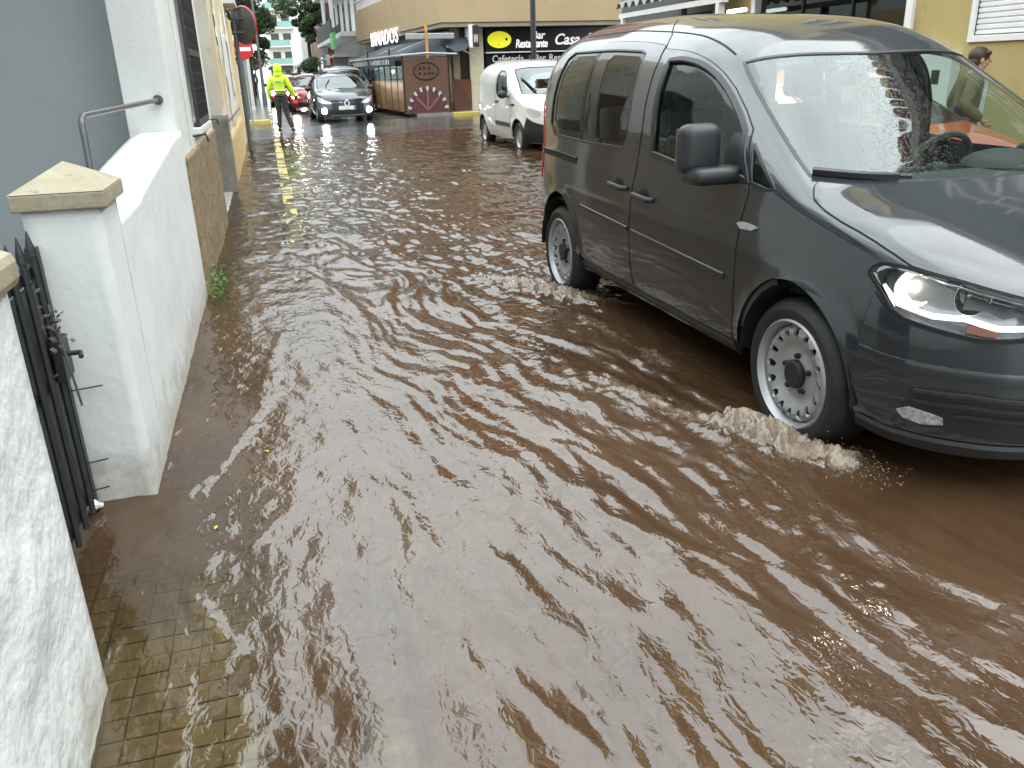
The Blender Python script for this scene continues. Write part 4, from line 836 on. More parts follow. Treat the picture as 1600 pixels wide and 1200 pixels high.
tree('street_tree', 'leaning leafy tree on the left pavement whose boughs hang over the street', (-.75, 44, bz),
     [(0, 0, 0), (.05, 0, 1.5), (.0, 0, 3.0), (.25, 0, 4.2), (.7, 0, 5.6), (1.0, 0, 7)], [[(.3, 0, 4.3), (1.4, -.3, 5.4), (2.6, -.4, 5.8)], [(0, 0, 3.2), (-.7, .2, 4.4), (-1.1, .3, 5.6)], [(.6, 0, 5.4), (1.8, 1, 6.6), (3.0, 1.6, 7.0)]],
     scatter((-.2, 1, 5.6), (.7, 1.2, .9), 14, .75) + scatter((2.0, 0, 5.9), (1.1, .8, .5), 15, .5) + scatter((3.3, .5, 5.7), (.6, .8, .6), 11, .42) + scatter((.3, 1, 3.9), (.45, .8, .8), 12, .5) + scatter((1.5, 0, 7.6), (1.8, 1.2, .7), 10, .8), 300, .085, 5, droop=.5)
tree('street_tree', 'dark dense tree further along the left pavement behind the lamp post', (-.9, 60, bz), [(0, 0, 0), (.05, 0, 2), (.1, 0, 4), (.3, 0, 6)], [[(.1, 0, 3.4), (1.2, 0, 4.6)], [(.1, 0, 3.8), (-1.0, 0, 5.0)]],
     scatter((.8, 0, 4.6), (.42, 1, .9), 15, .62) + scatter((.9, 0, 3.2), (.3, .8, .4), 5, .42) + scatter((0, 0, 6.5), (1, 1, .8), 10, .9), 300, .11, 6)
tree('street_tree', 'tall green tree beside the brown building with a slim dark trunk', (3.55, 70, bz), [(0, 0, 0), (.02, 0, 2.2), (.0, 0, 4), (.05, 0, 6.3)], [[(0, 0, 4.2), (-.8, 0, 5.4)], [(0, 0, 4.4), (.7, 0, 5.6)]],
     scatter((0, 0, 5.6), (.75, .8, .8), 18, .6) + scatter((-.1, 0, 4.3), (.4, .5, .4), 7, .4) + scatter((-1.6, 0, 7), (.9, 1, .5), 10, .7), 300, .11, 7, r0=.18)
hedge = MB(); vs, fs, mi = leaf_cloud([(3.3 + g.normal() * .25, 64 + g.normal() * .5, .6 + g.uniform(0, 1.9), .4) for _ in range(26)], 160, .09, 12); me_ = bpy.data.meshes.new('hedge'); me_.from_pydata(vs, [], fs); hd = finish('hedge', me_, LEAFM, midx=mi); tag(hd, 'dark clipped hedge column in front of the brown building', 'hedge')
# ================================================================ vehicles
def interp(tab,x):
    # monotone-ish cubic (Catmull/PCHIP) interpolation
    t=np.asarray(tab,float);xs,ys=t[:,0],t[:,1];x=np.clip(np.asarray(x,float),xs[0],xs[-1])
    h=np.diff(xs);d=np.diff(ys)/h
    m=np.zeros(len(xs));m[0],m[-1]=d[0],d[-1]
    for i in range(1,len(xs)-1):
        if d[i-1]*d[i]>0:
            w1,w2=2*h[i]+h[i-1],h[i]+2*h[i-1];m[i]=(w1+w2)/(w1/d[i-1]+w2/d[i])
    i=np.clip(np.searchsorted(xs,x,side='right')-1,0,len(xs)-2);s=(x-xs[i])/h[i]
    return (2*s**3-3*s**2+1)*ys[i]+(s**3-2*s**2+s)*h[i]*m[i]+(-2*s**3+3*s**2)*ys[i+1]+(s**3-s**2)*h[i]*m[i+1]
class Surf:
    """half body shell: u runs along the plan outline from tail centre to nose centre, v 0..1 sill to belt, 1..2 belt to roof/hood centre"""
    def __init__(s,plan,zb,top,zbot,tuck,n=3.2,m=3.2,wheels=(),flare=.018,rw=.36,vx=None,vmod=None):
        s.zb_t,s.top_t,s.zbot_t,s.tuck_t,s.n,s.m=zb,top,zbot,tuck,n,m
        s.wheels,s.flare,s.rw=wheels,flare,rw
        P=np.asarray(plan,float)
        # smooth plan by chordal catmull-rom
        pts=[P[0]]
        for i in range(len(P)-1):
            p0=P[max(i-1,0)];p1=P[i];p2=P[i+1];p3=P[min(i+2,len(P)-1)]
            for k in range(1,25):
                t=k/24;pts.append(.5*((2*p1)+(-p0+p2)*t+(2*p0-5*p1+4*p2-p3)*t*t+(-p0+3*p1-3*p2+p3)*t**3))
        Q=np.array(pts);L=np.r_[0,np.cumsum(np.hypot(*np.diff(Q,axis=0).T))]
        s.U=L[-1];s.uu=np.linspace(0,s.U,2000);s.ox=np.interp(s.uu,L,Q[:,0]);s.ow=np.maximum(np.interp(s.uu,L,Q[:,1]),0)
        tx=np.gradient(s.ox);tw=np.gradient(s.ow);l=np.hypot(tx,tw)+1e-12
        k=np.ones(15)/15
        nx,nw=tw/l,-tx/l
        s.nx=np.convolve(np.pad(nx,7,'edge'),k,'valid');s.nw=np.convolve(np.pad(nw,7,'edge'),k,'valid')
    def u_of_x(s,x):
        # flank only (monotone part)
        a=np.argmax(s.ox<s.ox.max()-.02);b=len(s.ox)-np.argmax((s.ox>s.ox.min()+.003)[::-1])
        return float(np.interp(-x,-s.ox[a:b],s.uu[a:b]))
    def v_of(s,x,z):
        zb,zt,z0=float(interp(s.zb_t,x)),float(interp(s.top_t,x)),float(interp(s.zbot_t,x))
        if z<=zb: return (z-z0)/(zb-z0)
        q=min((z-zb)/(zt-zb),1);return 1+np.arcsin(q**(s.m/2))/(np.pi/2)
    def __call__(s,u,v):
        u=np.asarray(u,float);v=np.asarray(v,float)
        x=np.interp(u,s.uu,s.ox);W=np.interp(u,s.uu,s.ow);nx=np.interp(u,s.uu,s.nx);nw=np.interp(u,s.uu,s.nw)
        zb,zt,z0=interp(s.zb_t,x),interp(s.top_t,x),interp(s.zbot_t,x)
        vl=np.clip(v,0,1);ph=np.clip(v-1,0,1)*np.pi/2
        zl=z0+vl*(zb-z0);tk=interp(s.tuck_t,vl)
        fl=np.zeros_like(zl)
        for wx,wz in s.wheels:
            r=np.hypot(x-wx,zl-wz);t=np.clip((s.rw+.10-r)/.10,0,1);fl=fl+s.flare*t*t*(3-2*t)
        off=np.where(v<=1,tk+fl,0)
        Y=np.where(v<=1,W+nw*off,W*np.maximum(np.cos(ph),0)**(2/s.n));X=x+np.where(v<=1,nx*off,0)
        Z=np.where(v<=1,zl,zb+(zt-zb)*np.sin(ph)**(2/s.m))
        return np.stack([X,np.maximum(Y,0),Z],-1)
GV=dict(plan=[(3.30,0),(3.295,.3),(3.27,.6),(3.22,.74),(3.10,.825),(2.85,.855),(2.3,.868),(1.5,.872),(.7,.872),(.1,.865),(-.3,.845),(-.55,.775),(-.72,.64),(-.82,.45),(-.865,.22),(-.875,0)],
 zb=[(-.88,.70),(-.75,.74),(-.55,.80),(-.35,.855),(0,.94),(.3,1.0),(.6,1.02),(3.3,1.06)],
 top=[(-.88,.74),(-.8,.80),(-.6,.905),(-.3,1.0),(-.1,1.045),(.02,1.075),(.2,1.17),(.5,1.36),(.8,1.545),(.95,1.63),(1.1,1.69),(1.3,1.735),(1.7,1.775),(2.2,1.80),(2.8,1.80),(3.1,1.765),(3.25,1.67),(3.3,1.52)],
 zbot=[(-.88,.20),(-.5,.20),(-.3,.24),(.4,.255),(2.3,.265),(3.0,.30),(3.3,.34)],
 tuck=[(0,-.06),(.12,-.02),(.25,.005),(.42,.02),(.6,.022),(.8,.015),(1,0)],
 wheels=[(0,.316),(2.682,.316)])
def pip(P, poly):
    x, y = P[:, 0], P[:, 1]; ins = np.zeros(len(P), bool); j = len(poly) - 1
    for i in range(len(poly)):
        xi, yi = poly[i]; xj, yj = poly[j]
        with np.errstate(divide='ignore', invalid='ignore'): c_ = ((yi > y) != (yj > y)) & (x < (xj - xi) * (y - yi) / (yj - yi + 1e-15) + xi)
        ins ^= c_; j = i
    return ins
def densify(loop, step):
    out = []
    for i in range(len(loop)):
        a = np.array(loop[i], float); b = np.array(loop[(i + 1) % len(loop)], float); n = max(1, int(math.ceil(np.hypot(*(b - a)) / step)))
        out += [tuple(a + (b - a) * k / n) for k in range(n)]
    return out
def rounded(loop, k=2, w=.25):
    P = [np.array(p, float) for p in loop]
    for _ in range(k):
        Q = []
        for i in range(len(P)):
            a, b = P[i], P[(i + 1) % len(P)]; Q += [a + (b - a) * w, a + (b - a) * (1 - w)]
        P = Q; w = .25
    return [tuple(p) for p in P]
SV = .9
def uv_region(outer, holes, step):
    sc = lambda L: [(u, v * SV) for u, v in L]
    O = densify(sc(outer), step); Hs = [densify(sc(h), step * .7) for h in holes]
    pts = []; edges = []
    for L in [O] + Hs:
        b = len(pts); pts += L; edges += [(b + i, b + (i + 1) % len(L)) for i in range(len(L))]
    A = np.array(O); lo, hi = A.min(0), A.max(0)
    gx, gy = np.meshgrid(np.arange(lo[0] + step / 2, hi[0], step), np.arange(lo[1] + step / 2, hi[1], step)); G = np.stack([gx.ravel(), gy.ravel()], -1)
    keep = pip(G, O)
    for h in Hs: keep &= ~pip(G, h)
    G = G[keep]; bp = np.array(pts)
    if len(G):
        ok = np.ones(len(G), bool)
        for c0_ in range(0, len(bp), 400):
            ok &= (np.hypot(G[:, None, 0] - bp[None, c0_:c0_ + 400, 0], G[:, None, 1] - bp[None, c0_:c0_ + 400, 1]).min(1) > step * .45)
        pts = pts + [tuple(q) for q in G[ok]]
    r = delaunay_2d_cdt([Vector(q) for q in pts], edges, [], 0, 1e-6)
    vs = np.array([tuple(q) for q in r[0]]); fs = [f for f in r[2]]
    cen = np.array([vs[list(f)].mean(0) for f in fs]); ins = pip(cen, O)
    for h in Hs: ins &= ~pip(cen, h)
    return vs / np.array([1, SV]), [tuple(f) for f, k in zip(fs, ins) if k]
def surf_normals(S, uv):
    e = 1e-3; u, v = uv[:, 0], uv[:, 1]
    a = S(np.clip(u + e, 0, S.U), v) - S(np.clip(u - e, 0, S.U), v); b = S(u, np.clip(v + e, 0, 2)) - S(u, np.clip(v - e, 0, 2))
    n = np.cross(a, b); l = np.linalg.norm(n, axis=1)[:, None]; n = np.where(l > 1e-10, n / (l + 1e-12), np.array([0, 0, 1.]))
    P = S(u, v); outw = (P - np.stack([P[:, 0] * .9 + .1, np.zeros(len(u)), np.full(len(u), .6)], -1)); sgn = np.sign((n * outw).sum(1)); sgn[sgn == 0] = 1
    return n * sgn[:, None]
def skin_panel(S, name, outer, mat, parent, holes=(), step=.05, off=0.0, thick=.012, sides=(1,), weld=False, smooth=True):
    """a body panel: polygon in the (u,v) domain of the shell, mapped, offset along the normal and given a folded edge"""
    uv, fs = uv_region(outer, holes, step); P = S(uv[:, 0], uv[:, 1]); N = surf_normals(S, uv); P = P + N * off
    objs = []; bmj = bmesh.new()
    for sd_ in sides:
        bm = bmj if weld else bmesh.new(); f_ = np.array([1, sd_, 1.])
        bv = [bm.verts.new(tuple(p * f_)) for p in P]
        nf = []
        for f in fs:
            a, b, c_ = (P[i] * f_ for i in f[:3]); nn = np.cross(b - a, c_ - a); flip = (nn * (N[f[0]] * f_)).sum() < 0
            try: nf.append(bm.faces.new([bv[i] for i in (f[::-1] if flip else f)]))
            except ValueError: pass
        if not weld:
            bm_edge_fold(bm, thick); objs.append(bm_obj(bm, name, mat, parent, smooth))
    if weld:
        bmesh.ops.remove_doubles(bmj, verts=bmj.verts, dist=.0006); bm_edge_fold(bmj, thick); objs.append(bm_obj(bmj, name, mat, parent, smooth))
    return objs[0] if len(objs) == 1 else objs
def bm_edge_fold(bm, thick):
    bm.normal_update()
    if not thick: return
    be = [e for e in bm.edges if e.is_boundary]; bvs = {v for e in be for v in e.verts}
    new = {v: bm.verts.new(v.co - v.normal * thick) for v in bvs}
    for e in be:
        l = e.link_loops[0]; a = l.vert; b = l.link_loop_next.vert
        try: bm.faces.new([b, a, new[a], new[b]])
        except ValueError: pass
def bm_obj(bm, name, mat, parent, smooth=True, sharp=38):
    me_ = bpy.data.meshes.new(name); bm.to_mesh(me_); bm.free(); return finish(name, me_, mat, parent, smooth, 0, sharp)
def strip(S, name, pts, w, mat, parent, off=.004, h=.004, sides=(1,), n=None):
    """thin moulding that follows the shell along a polyline of (u,v) points"""
    Q = densify(pts, .04)[:-1] if False else []
    P = [np.array(p, float) for p in pts]
    for a, b in zip(P[:-1], P[1:]):
        k = max(1, int(np.hypot(*(b - a)) / .04)); Q += [a + (b - a) * i / k for i in range(k)]
    Q.append(P[-1]); Q = np.array(Q); X = S(Q[:, 0], Q[:, 1]); N = surf_normals(S, Q); T = np.gradient(X, axis=0); T /= np.linalg.norm(T, axis=1)[:, None] + 1e-9; Bn = np.cross(T, N)
    for sd_ in sides:
        mb = MB(); f_ = np.array([1, sd_, 1.]); vs = []
        for i in range(len(X)):
            for a, hh in ((-w / 2, off), (-w / 2 * .7, off + h), (w / 2 * .7, off + h), (w / 2, off)): vs.append(tuple((X[i] + Bn[i] * a + N[i] * hh) * f_))
        fs = [(4 * i + j, 4 * i + j + 1, 4 * i + j + 5, 4 * i + j + 4) for i in range(len(X) - 1) for j in range(3)]
        mb.add(vs, fs + [(0, 1, 2, 3), (len(vs) - 4, len(vs) - 3, len(vs) - 2, len(vs) - 1)]); mb.build(name, mat, parent, smooth=True)
def paint(name, c, wet=.0006, metal=.35, rough=.32, spec=.3, coat_rough=.04):
    return M(name, c, rough=rough, metal=metal, spec=spec, var=.04, scale=3, coat=1.0, coat_rough=coat_rough, bump=wet, bscale=180)
RUBBER = M('tyre_rubber', (.011, .011, .012), rough=.55, var=.2, scale=20, bump=.001, bscale=90)
RIM = M('silver_steel_rim', (.40, .41, .42), rough=.35, metal=.5, var=.06, scale=8); HUB = M('black_hub', (.012, .012, .013), rough=.4)
CHROME = M('chrome_trim', (.65, .66, .67), rough=.12, metal=1.0, var=.03); BPLAST = M('black_plastic', (.02, .021, .023), rough=.42, var=.15, scale=30, bump=.0006, bscale=250); INTER = M('car_interior', (.035, .035, .034), rough=.7, var=.2, scale=6)
WELL = M('wheel_well', (.008, .008, .008), rough=.9)
LENS = glass_mat('lamp_lens', (.94, .95, .96), 1.45)
CG = glass_mat('car_glass', (.76, .87, .82), 1.48); CGW = glass_mat('windscreen_glass', (.84, .94, .90), 1.85, drops=.00025)
BULB = emit_mat('headlight_bulb', (1, .90, .72), 26.0); BULBF = emit_mat('far_headlight', (1, .86, .62), 60.0); BULBW = emit_mat('far_white_headlight', (.97, .98, 1), 26.0)
REDL = M('tail_lamp_red', (.45, .01, .012), rough=.15, var=.05)
def wheel(parent, x, y, r, side, rim_r, w=.20, detail=True, z=None):
    z = r if z is None else z; ax = (0, side, 0)
    wh = bpy.data.objects.new('wheel', None); col.objects.link(wh); wh.parent = parent; wh.location = (x, y * side, z)
    prof = [(rim_r * .98, -.012), (rim_r + .012, .002), (r * .86, .006), (r * .95, -.012), (r, -.04), (r, -w + .03), (r * .95, -w), (rim_r, -w)]
    MB().lathe(prof, (0, 0, 0), ax, 48 if detail else 24).build('tyre', RUBBER, wh, smooth=True)
    if not detail:
        MB().lathe([(0, -.03), (rim_r * .5, -.03), (rim_r * .85, -.05), (rim_r, -.012)], (0, 0, 0), ax, 20).build('rim', RIM if detail is not None else RIM, wh, smooth=True); return wh
    MB().lathe([(rim_r * .90, -.07), (rim_r * .92, -.02), (rim_r * .965, -.006), (rim_r * .99, .004), (rim_r * 1.03, -.004), (rim_r * 1.02, -.02)], (0, 0, 0), ax, 48).build('rim', RIM, wh, smooth=True)
    # pressed steel disc with ventilation holes
    ro = rim_r * .905; loops = []
    circ = lambda rr, n: [(rr * math.cos(2 * math.pi * k / n), rr * math.sin(2 * math.pi * k / n)) for k in range(n)]
    nh = 16
    for k in range(nh):
        a = 2 * math.pi * k / nh; c_, s_ = math.cos(a), math.sin(a); rc = rim_r * .70; L = []
        for q in range(10):
            t = 2 * math.pi * q / 10; rr = rc + rim_r * .10 * math.cos(t); tt = rim_r * .068 * math.sin(t); L.append((rr * c_ - tt * s_, rr * s_ + tt * c_))
        loops.append(L)
    o = [(p[0], p[1] / SV) for p in circ(ro, 64)]; hh = [[(p[0], p[1] / SV) for p in L] for L in loops]
    uv, fs = uv_region(o, hh, rim_r * .075); X = uv[:, 0]; Z = uv[:, 1]; rr = np.hypot(X, Z) / rim_r
    D = np.interp(rr, [0, .28, .36, .50, .62, .76, .86, .91], [-.035, -.035, -.042, -.046, -.028, -.014, -.022, -.05])
    bm = bmesh.new(); bv = [bm.verts.new((x_, d * side, z_)) for x_, d, z_ in zip(X, D, Z)]
    for f in fs:
        a, b, c_ = [bv[i] for i in f[:3]]; nn = (b.co - a.co).cross(c_.co - a.co)
        bm.faces.new([bv[i] for i in (f if nn.y * side > 0 else f[::-1])])
    bm_edge_fold(bm, .012); bm_obj(bm, 'disc', RIM, wh)
    MB().lathe([(0, -.012), (rim_r * .22, -.012), (rim_r * .27, -.02), (rim_r * .27, -.05)], (0, 0, 0), ax, 24).build('hub_cap', HUB, wh, smooth=True)
    for k in range(5):
        a = 2 * math.pi * k / 5 + .3; MB().lathe([(0, .012), (.011, .012), (.013, 0), (.013, -.03)], (rim_r * .34 * math.cos(a), -.035 * side, rim_r * .34 * math.sin(a)), ax, 6).build('wheel_bolt', HUB, wh)
    MB().lathe([(0, -.09), (ro * 1.02, -.09)], (0, 0, 0), ax, 24).build('backing', WELL, wh)
    return wh
def arch_loop(S, xw, zw, r, n=16, dz=-.3):
    L = []
    for k in range(n + 1):
        a = math.pi * k / n; x = xw - r * math.cos(a); z = zw + r * math.sin(a); L.append((S.u_of_x(x), S.v_of(x, z)))
    return [(L[0][0], dz)] + L + [(L[-1][0], dz)]
def wheel_wells(S, parent, wheels, r, yin, yout, zw):
    for xw in wheels:
        for sd_ in (1, -1):
            vs = []; n = 14
            for yy in (yin, yout):
                for k in range(n + 1):
                    a = math.pi * k / n; vs.append((xw - r * math.cos(a), yy * sd_, zw + r * math.sin(a)))
            fs = [(k, k + 1, n + 2 + k, n + 1 + k) for k in range(n)] + [tuple(range(n + 1))]
            MB().add(vs, fs).build('wheel_arch_liner', WELL, parent)
def seat(parent, x, y, mat, h=.62, w=.48):
    s_ = bpy.data.objects.new('seat', None); col.objects.link(s_); s_.parent = parent; s_.location = (x, y, 0)
    MB().box((-.26, -w / 2, .52), (.24, w / 2, .68)).build('cushion', mat, s_, bevel=.05)
    MB().hexa([(.20, -w / 2, .66), (.20, w / 2, .66), (.34, w / 2, .66), (.34, -w / 2, .66), (.34, -w / 2 + .04, .66 + h), (.34, w / 2 - .04, .66 + h), (.43, w / 2 - .04, .66 + h), (.43, -w / 2 + .04, .66 + h)]).build('backrest', mat, s_, bevel=.04)
    MB().box((.34, -.12, .70 + h), (.43, .12, .88 + h)).build('headrest', mat, s_, bevel=.03)
    return s_
def interior(S, parent, xd, zd, w, x_end, wheel_side=-1, seats=(1.25, 2.1), top=1.0, two_rows=True):
    MB().box((.1, -w + .08, .30), (x_end - .25, w - .08, .36)).build('floor_pan', INTER, parent)
    d = MB(); d.prism([(xd - .32, -w + .10, zd - .02), (xd + .12, -w + .10, zd + .03), (xd + .30, -w + .10, zd - .06), (xd + .34, -w + .10, zd - .25), (xd + .2, -w + .10, zd - .45), (xd - .3, -w + .10, zd - .4)], (0, 2 * (w - .10), 0)); db = d.build('dashboard', INTER, parent, bevel=.03)
    bi = MB().sphere((xd + .16, wheel_side * .36, zd + .03), (.16, .19, .07), 16, 8).build('instrument_hood', INTER, db, smooth=True)
    c_ = Vector((xd + .52, wheel_side * .32, zd - .02)); ax = Vector((-.88, 0, -.45)).normalized(); e = Vector((0, 1, 0)); g_ = ax.cross(e)
    MB().tube([c_ + (e * math.cos(t) + g_ * math.sin(t)) * .185 for t in np.linspace(0, 2 * math.pi, 33)], .015, 8, cap=False).sphere(c_ + ax * .03, (.05, .06, .05)).bar(c_ - e * .18, c_ + e * .18, .03, .02).build('steering_wheel', INTER, parent, smooth=True)
    for x in seats[:1 if not two_rows else 2]:
        for sy in (-.37, .37): seat(parent, x, sy, INTER)
# ---------------------------------------------------------------- the grey van
GREYP = paint('dark_grey_paint', (.018, .024, .030), metal=0.0, spec=.15, coat_rough=.06, wet=.0011)
def rbx(name, a, b, mat, parent, bevel):      # rounded box part
    o = MB().box(a, b).build(name, mat, parent); m = o.modifiers.new('bevel', 'BEVEL'); m.width = bevel; m.segments = 5
    o.data.polygons.foreach_set('use_smooth', [True] * len(o.data.polygons)); return o
S = Surf(**GV)
gv = thing('grey_van', 'dark grey van with lit headlight driving through the brown flood water', 'van', (2.79832, 2.80180, 0), 0.0311135 + math.pi / 2)
U = S.U
SIDEWIN = [(1.13, 1.03), (1.18, 1.2), (1.23, 1.38), (1.30, 1.43), (1.9, 1.432), (2.29, 1.437), (2.365, 1.42), (2.41, 1.28), (2.42, 1.13), (2.395, 1.03), (2.345, 1.01), (1.84, 1.006), (1.2, 1.008)]
QGL = [(1.20, 1.04), (1.25, 1.2), (1.29, 1.36), (1.34, 1.40), (1.70, 1.40), (1.78, 1.3), (1.80, 1.1), (1.77, 1.022), (1.25, 1.022)]
SGL = [(1.94, 1.02), (1.94, 1.2), (1.92, 1.36), (1.96, 1.40), (2.30, 1.402), (2.345, 1.38), (2.375, 1.26), (2.385, 1.12), (2.36, 1.035), (2.32, 1.02)]
DWIN = [(2.70, 1.012), (2.70, 1.12), (2.68, 1.30), (2.655, 1.40), (2.76, 1.425), (2.90, 1.44), (3.0, 1.442), (3.09, 1.44), (3.2, 1.425), (3.29, 1.398), (3.395, 1.352), (3.47, 1.30), (3.53, 1.15), (3.60, 1.03), (3.35, 1.01), (3.03, 1.005)]
QWIN = [(3.553, 1.275), (3.60, 1.245), (3.70, 1.165), (3.79, 1.08), (3.74, 1.035), (3.63, 1.028)]
HEAD = [(4.355, .94), (4.371, .985), (4.402, 1.02), (4.535, 1.125), (4.659, 1.195), (4.761, 1.228), (4.85, 1.25), (4.905, 1.2), (4.91, 1.0), (4.90, .90), (4.87, .86), (4.80, .829), (4.738, .809), (4.636, .80), (4.519, .792), (4.464, .812), (4.41, .884)]
WS_EDGE = [(3.20, 2.0), (3.192, 1.94), (3.169, 1.793), (3.138, 1.656), (3.125, 1.60), (3.20, 1.575), (3.294, 1.548), (3.481, 1.502), (3.66, 1.458), (3.862, 1.41), (3.934, 1.602), (3.996, 1.766), (4.019, 1.886), (4.03, 2.0)]
WS_HOLE = [(3.20, 2.2)] + WS_EDGE + [(4.03, 2.2)]
FARCH = [(3.55, -.3), (3.545, .0), (3.60, .19), (3.70, .42), (3.79, .545), (3.89, .632), (4.01, .672), (4.12, .655), (4.22, .59), (4.30, .47), (4.345, .28), (4.355, .0), (4.355, -.3)]
RARCH = [(.965, -.3), (.965, .15), (1.03, .36), (1.13, .50), (1.24, .575), (1.34, .595), (1.45, .575), (1.56, .49), (1.65, .35), (1.70, .12), (1.70, -.3)]
FARCH = [FARCH[0]] + rounded(FARCH[1:-1], 2)[:-3] + [FARCH[-2], FARCH[-1]]; RARCH = [RARCH[0]] + rounded(RARCH[1:-1], 2)[:-3] + [RARCH[-2], RARCH[-1]]
skin_panel(S, 'body_shell', [(0, 0), (U, 0), (U, 2), (0, 2)], GREYP, gv, holes=[SIDEWIN, DWIN, QWIN, HEAD, WS_HOLE, FARCH, RARCH], step=.045, thick=.018, sides=(1, -1), weld=True)
SEAM = M('panel_gap', (.006, .006, .007), rough=.8)
FDOOR = [(2.535, 1.465), (2.786, 1.478), (2.997, 1.478), (3.13, 1.472), (3.239, 1.456), (3.387, 1.404), (3.489, 1.345), (3.55, 1.20), (3.615, 1.0), (3.588, .829), (3.578, .683), (3.578, .533), (3.575, .317), (3.528, .10), (3.177, .10), (2.849, .105), (2.49, .11), (2.505, .332), (2.508, .608), (2.525, .834), (2.56, 1.0), (2.60, 1.06), (2.605, 1.211), (2.575, 1.38)]
SDOOR = [(1.72, 1.50), (2.0, 1.503), (2.3, 1.503), (2.505, 1.49), (2.555, 1.38), (2.583, 1.211), (2.578, 1.06), (2.54, 1.0), (2.508, .834), (2.49, .608), (2.488, .332), (2.47, .11), (2.076, .11), (1.73, .12), (1.755, .30), (1.735, .50), (1.72, .658), (1.70, .93), (1.715, 1.1), (1.72, 1.3)]
for nm, L, hole in (('front_door', FDOOR, DWIN), ('sliding_door', SDOOR, SIDEWIN)):
    for sd_ in (1, -1):
        d_ = skin_panel(S, nm, L, GREYP, gv, holes=[hole], step=.05, off=.0035, thick=.010, sides=(sd_,))
        strip(S, 'door_gap', L + [L[0]], .014, SEAM, d_, off=.0003, h=.001, sides=(sd_,))
        hu, hv = (2.66, .782) if nm == 'front_door' else (2.335, .806)
        p0 = S(hu, hv)
        hp = MB().sphere((p0[0], (p0[1] + .001) * sd_, p0[2] + .012), (.062, .006, .038), 16, 8).build('handle_recess', SEAM, d_, smooth=True)
        MB().tube([(p0[0] + .11, (p0[1] + .006) * sd_, p0[2] + .004), (p0[0] + .08, (p0[1] + .03) * sd_, p0[2] + .003), (p0[0] - .08, (p0[1] + .03) * sd_, p0[2] - .004), (p0[0] - .11, (p0[1] + .004) * sd_, p0[2] - .006)], [.013, .017, .017, .013], 10).build('door_handle', BPLAST, d_, smooth=True)
HOOD = [(4.06, 2.0), (4.048, 1.886), (4.026, 1.766), (3.966, 1.602), (3.905, 1.425), (3.92, 1.37), (3.985, 1.268), (4.07, 1.226), (4.17, 1.209), (4.26, 1.21), (4.34, 1.20), (4.43, 1.172), (4.505, 1.135), (4.56, 1.16), (4.66, 1.215), (4.76, 1.25), (4.85, 1.275), (4.95, 1.27), (5.1, 1.22), (5.3, 1.15), (U - .004, 1.1), (U - .004, 2.0)]
hd_ = skin_panel(S, 'bonnet', HOOD, GREYP, gv, step=.05, off=.004, thick=.012, sides=(1, -1), weld=True)
strip(S, 'bonnet_gap', HOOD[:-3], .012, SEAM, hd_, off=.0004, h=.001, sides=(1, -1))
BUMP = [(4.36, .03), (4.362, .42), (4.385, .75), (4.40, .86), (4.455, .79), (4.515, .772), (4.636, .782), (4.738, .79), (4.80, .81), (4.87, .84), (5.0, .86), (5.2, .86), (U - .004, .86), (U - .004, .03), (4.97, .03), (4.6, .03)]
bmp = skin_panel(S, 'front_bumper', BUMP, GREYP, gv, step=.05, off=.006, thick=.012, sides=(1, -1), weld=True)
strip(S, 'bumper_gap', BUMP[1:11], .010, SEAM, bmp, off=.002, h=.001, sides=(1, -1))
strip(S, 'bumper_crease', [(4.37, .50), (4.52, .535), (4.71, .575), (4.9, .60), (5.2, .61)], .05, GREYP, bmp, off=.0055, h=.003, sides=(1, -1))
LGR = [(4.55, .25), (4.57, .42), (4.66, .47), (4.80, .485), (5.0, .49), (U - .006, .49), (U - .006, .16), (4.9, .17), (4.72, .2)]
skin_panel(S, 'lower_grille', LGR, BPLAST, bmp, step=.06, off=.008, thick=.0, sides=(1, -1), weld=True)
for v0 in (.42, .355, .29): strip(S, 'grille_slat', [(4.59 if v0 > .3 else 4.715, v0 if v0 > .3 else v0 + .03), (4.75, v0 + .045), (4.95, v0 + .052), (U - .02, v0 + .052)], .016, BPLAST, bmp, off=.009, h=.012, sides=(1, -1))
strip(S, 'lip_spoiler', [(4.37, .06), (4.55, .075), (4.75, .085), (5.0, .09), (U - .02, .09)], .07, BPLAST, bmp, off=.007, h=.012, sides=(1, -1))
skin_panel(S, 'upper_grille', [(4.93, .90), (5.0, .89), (U - .006, .89), (U - .006, 1.08), (5.1, 1.12), (4.95, 1.16)], BPLAST, gv, step=.06, off=.004, thick=0, sides=(1, -1), weld=True)
for v0 in (.94, 1.03): strip(S, 'grille_trim', [(4.94, v0), (5.1, v0 - .005), (U - .02, v0 - .01)], .012, CHROME, gv, off=.006, h=.006, sides=(1, -1))
FOGL = [(4.535, .262), (4.575, .305), (4.64, .302), (4.685, .288), (4.688, .243), (4.62, .215), (4.56, .225)]
for sd_ in (1, -1):
    fg = skin_panel(S, 'fog_lamp', FOGL, M('fog_lamp_caught_light', (.42, .43, .44), rough=.2, var=.7, scale=45), bmp, step=.02, off=.012, thick=.01, sides=(sd_,))  # pale matt colour carries the light caught by the lamp
skin_panel(S, 'windscreen', WS_EDGE, CGW, gv, step=.05, off=-.004, thick=0, sides=(1, -1), weld=True)
strip(S, 'windscreen_seal', WS_EDGE, .022, BPLAST, gv, off=-.003, h=.004, sides=(1, -1))
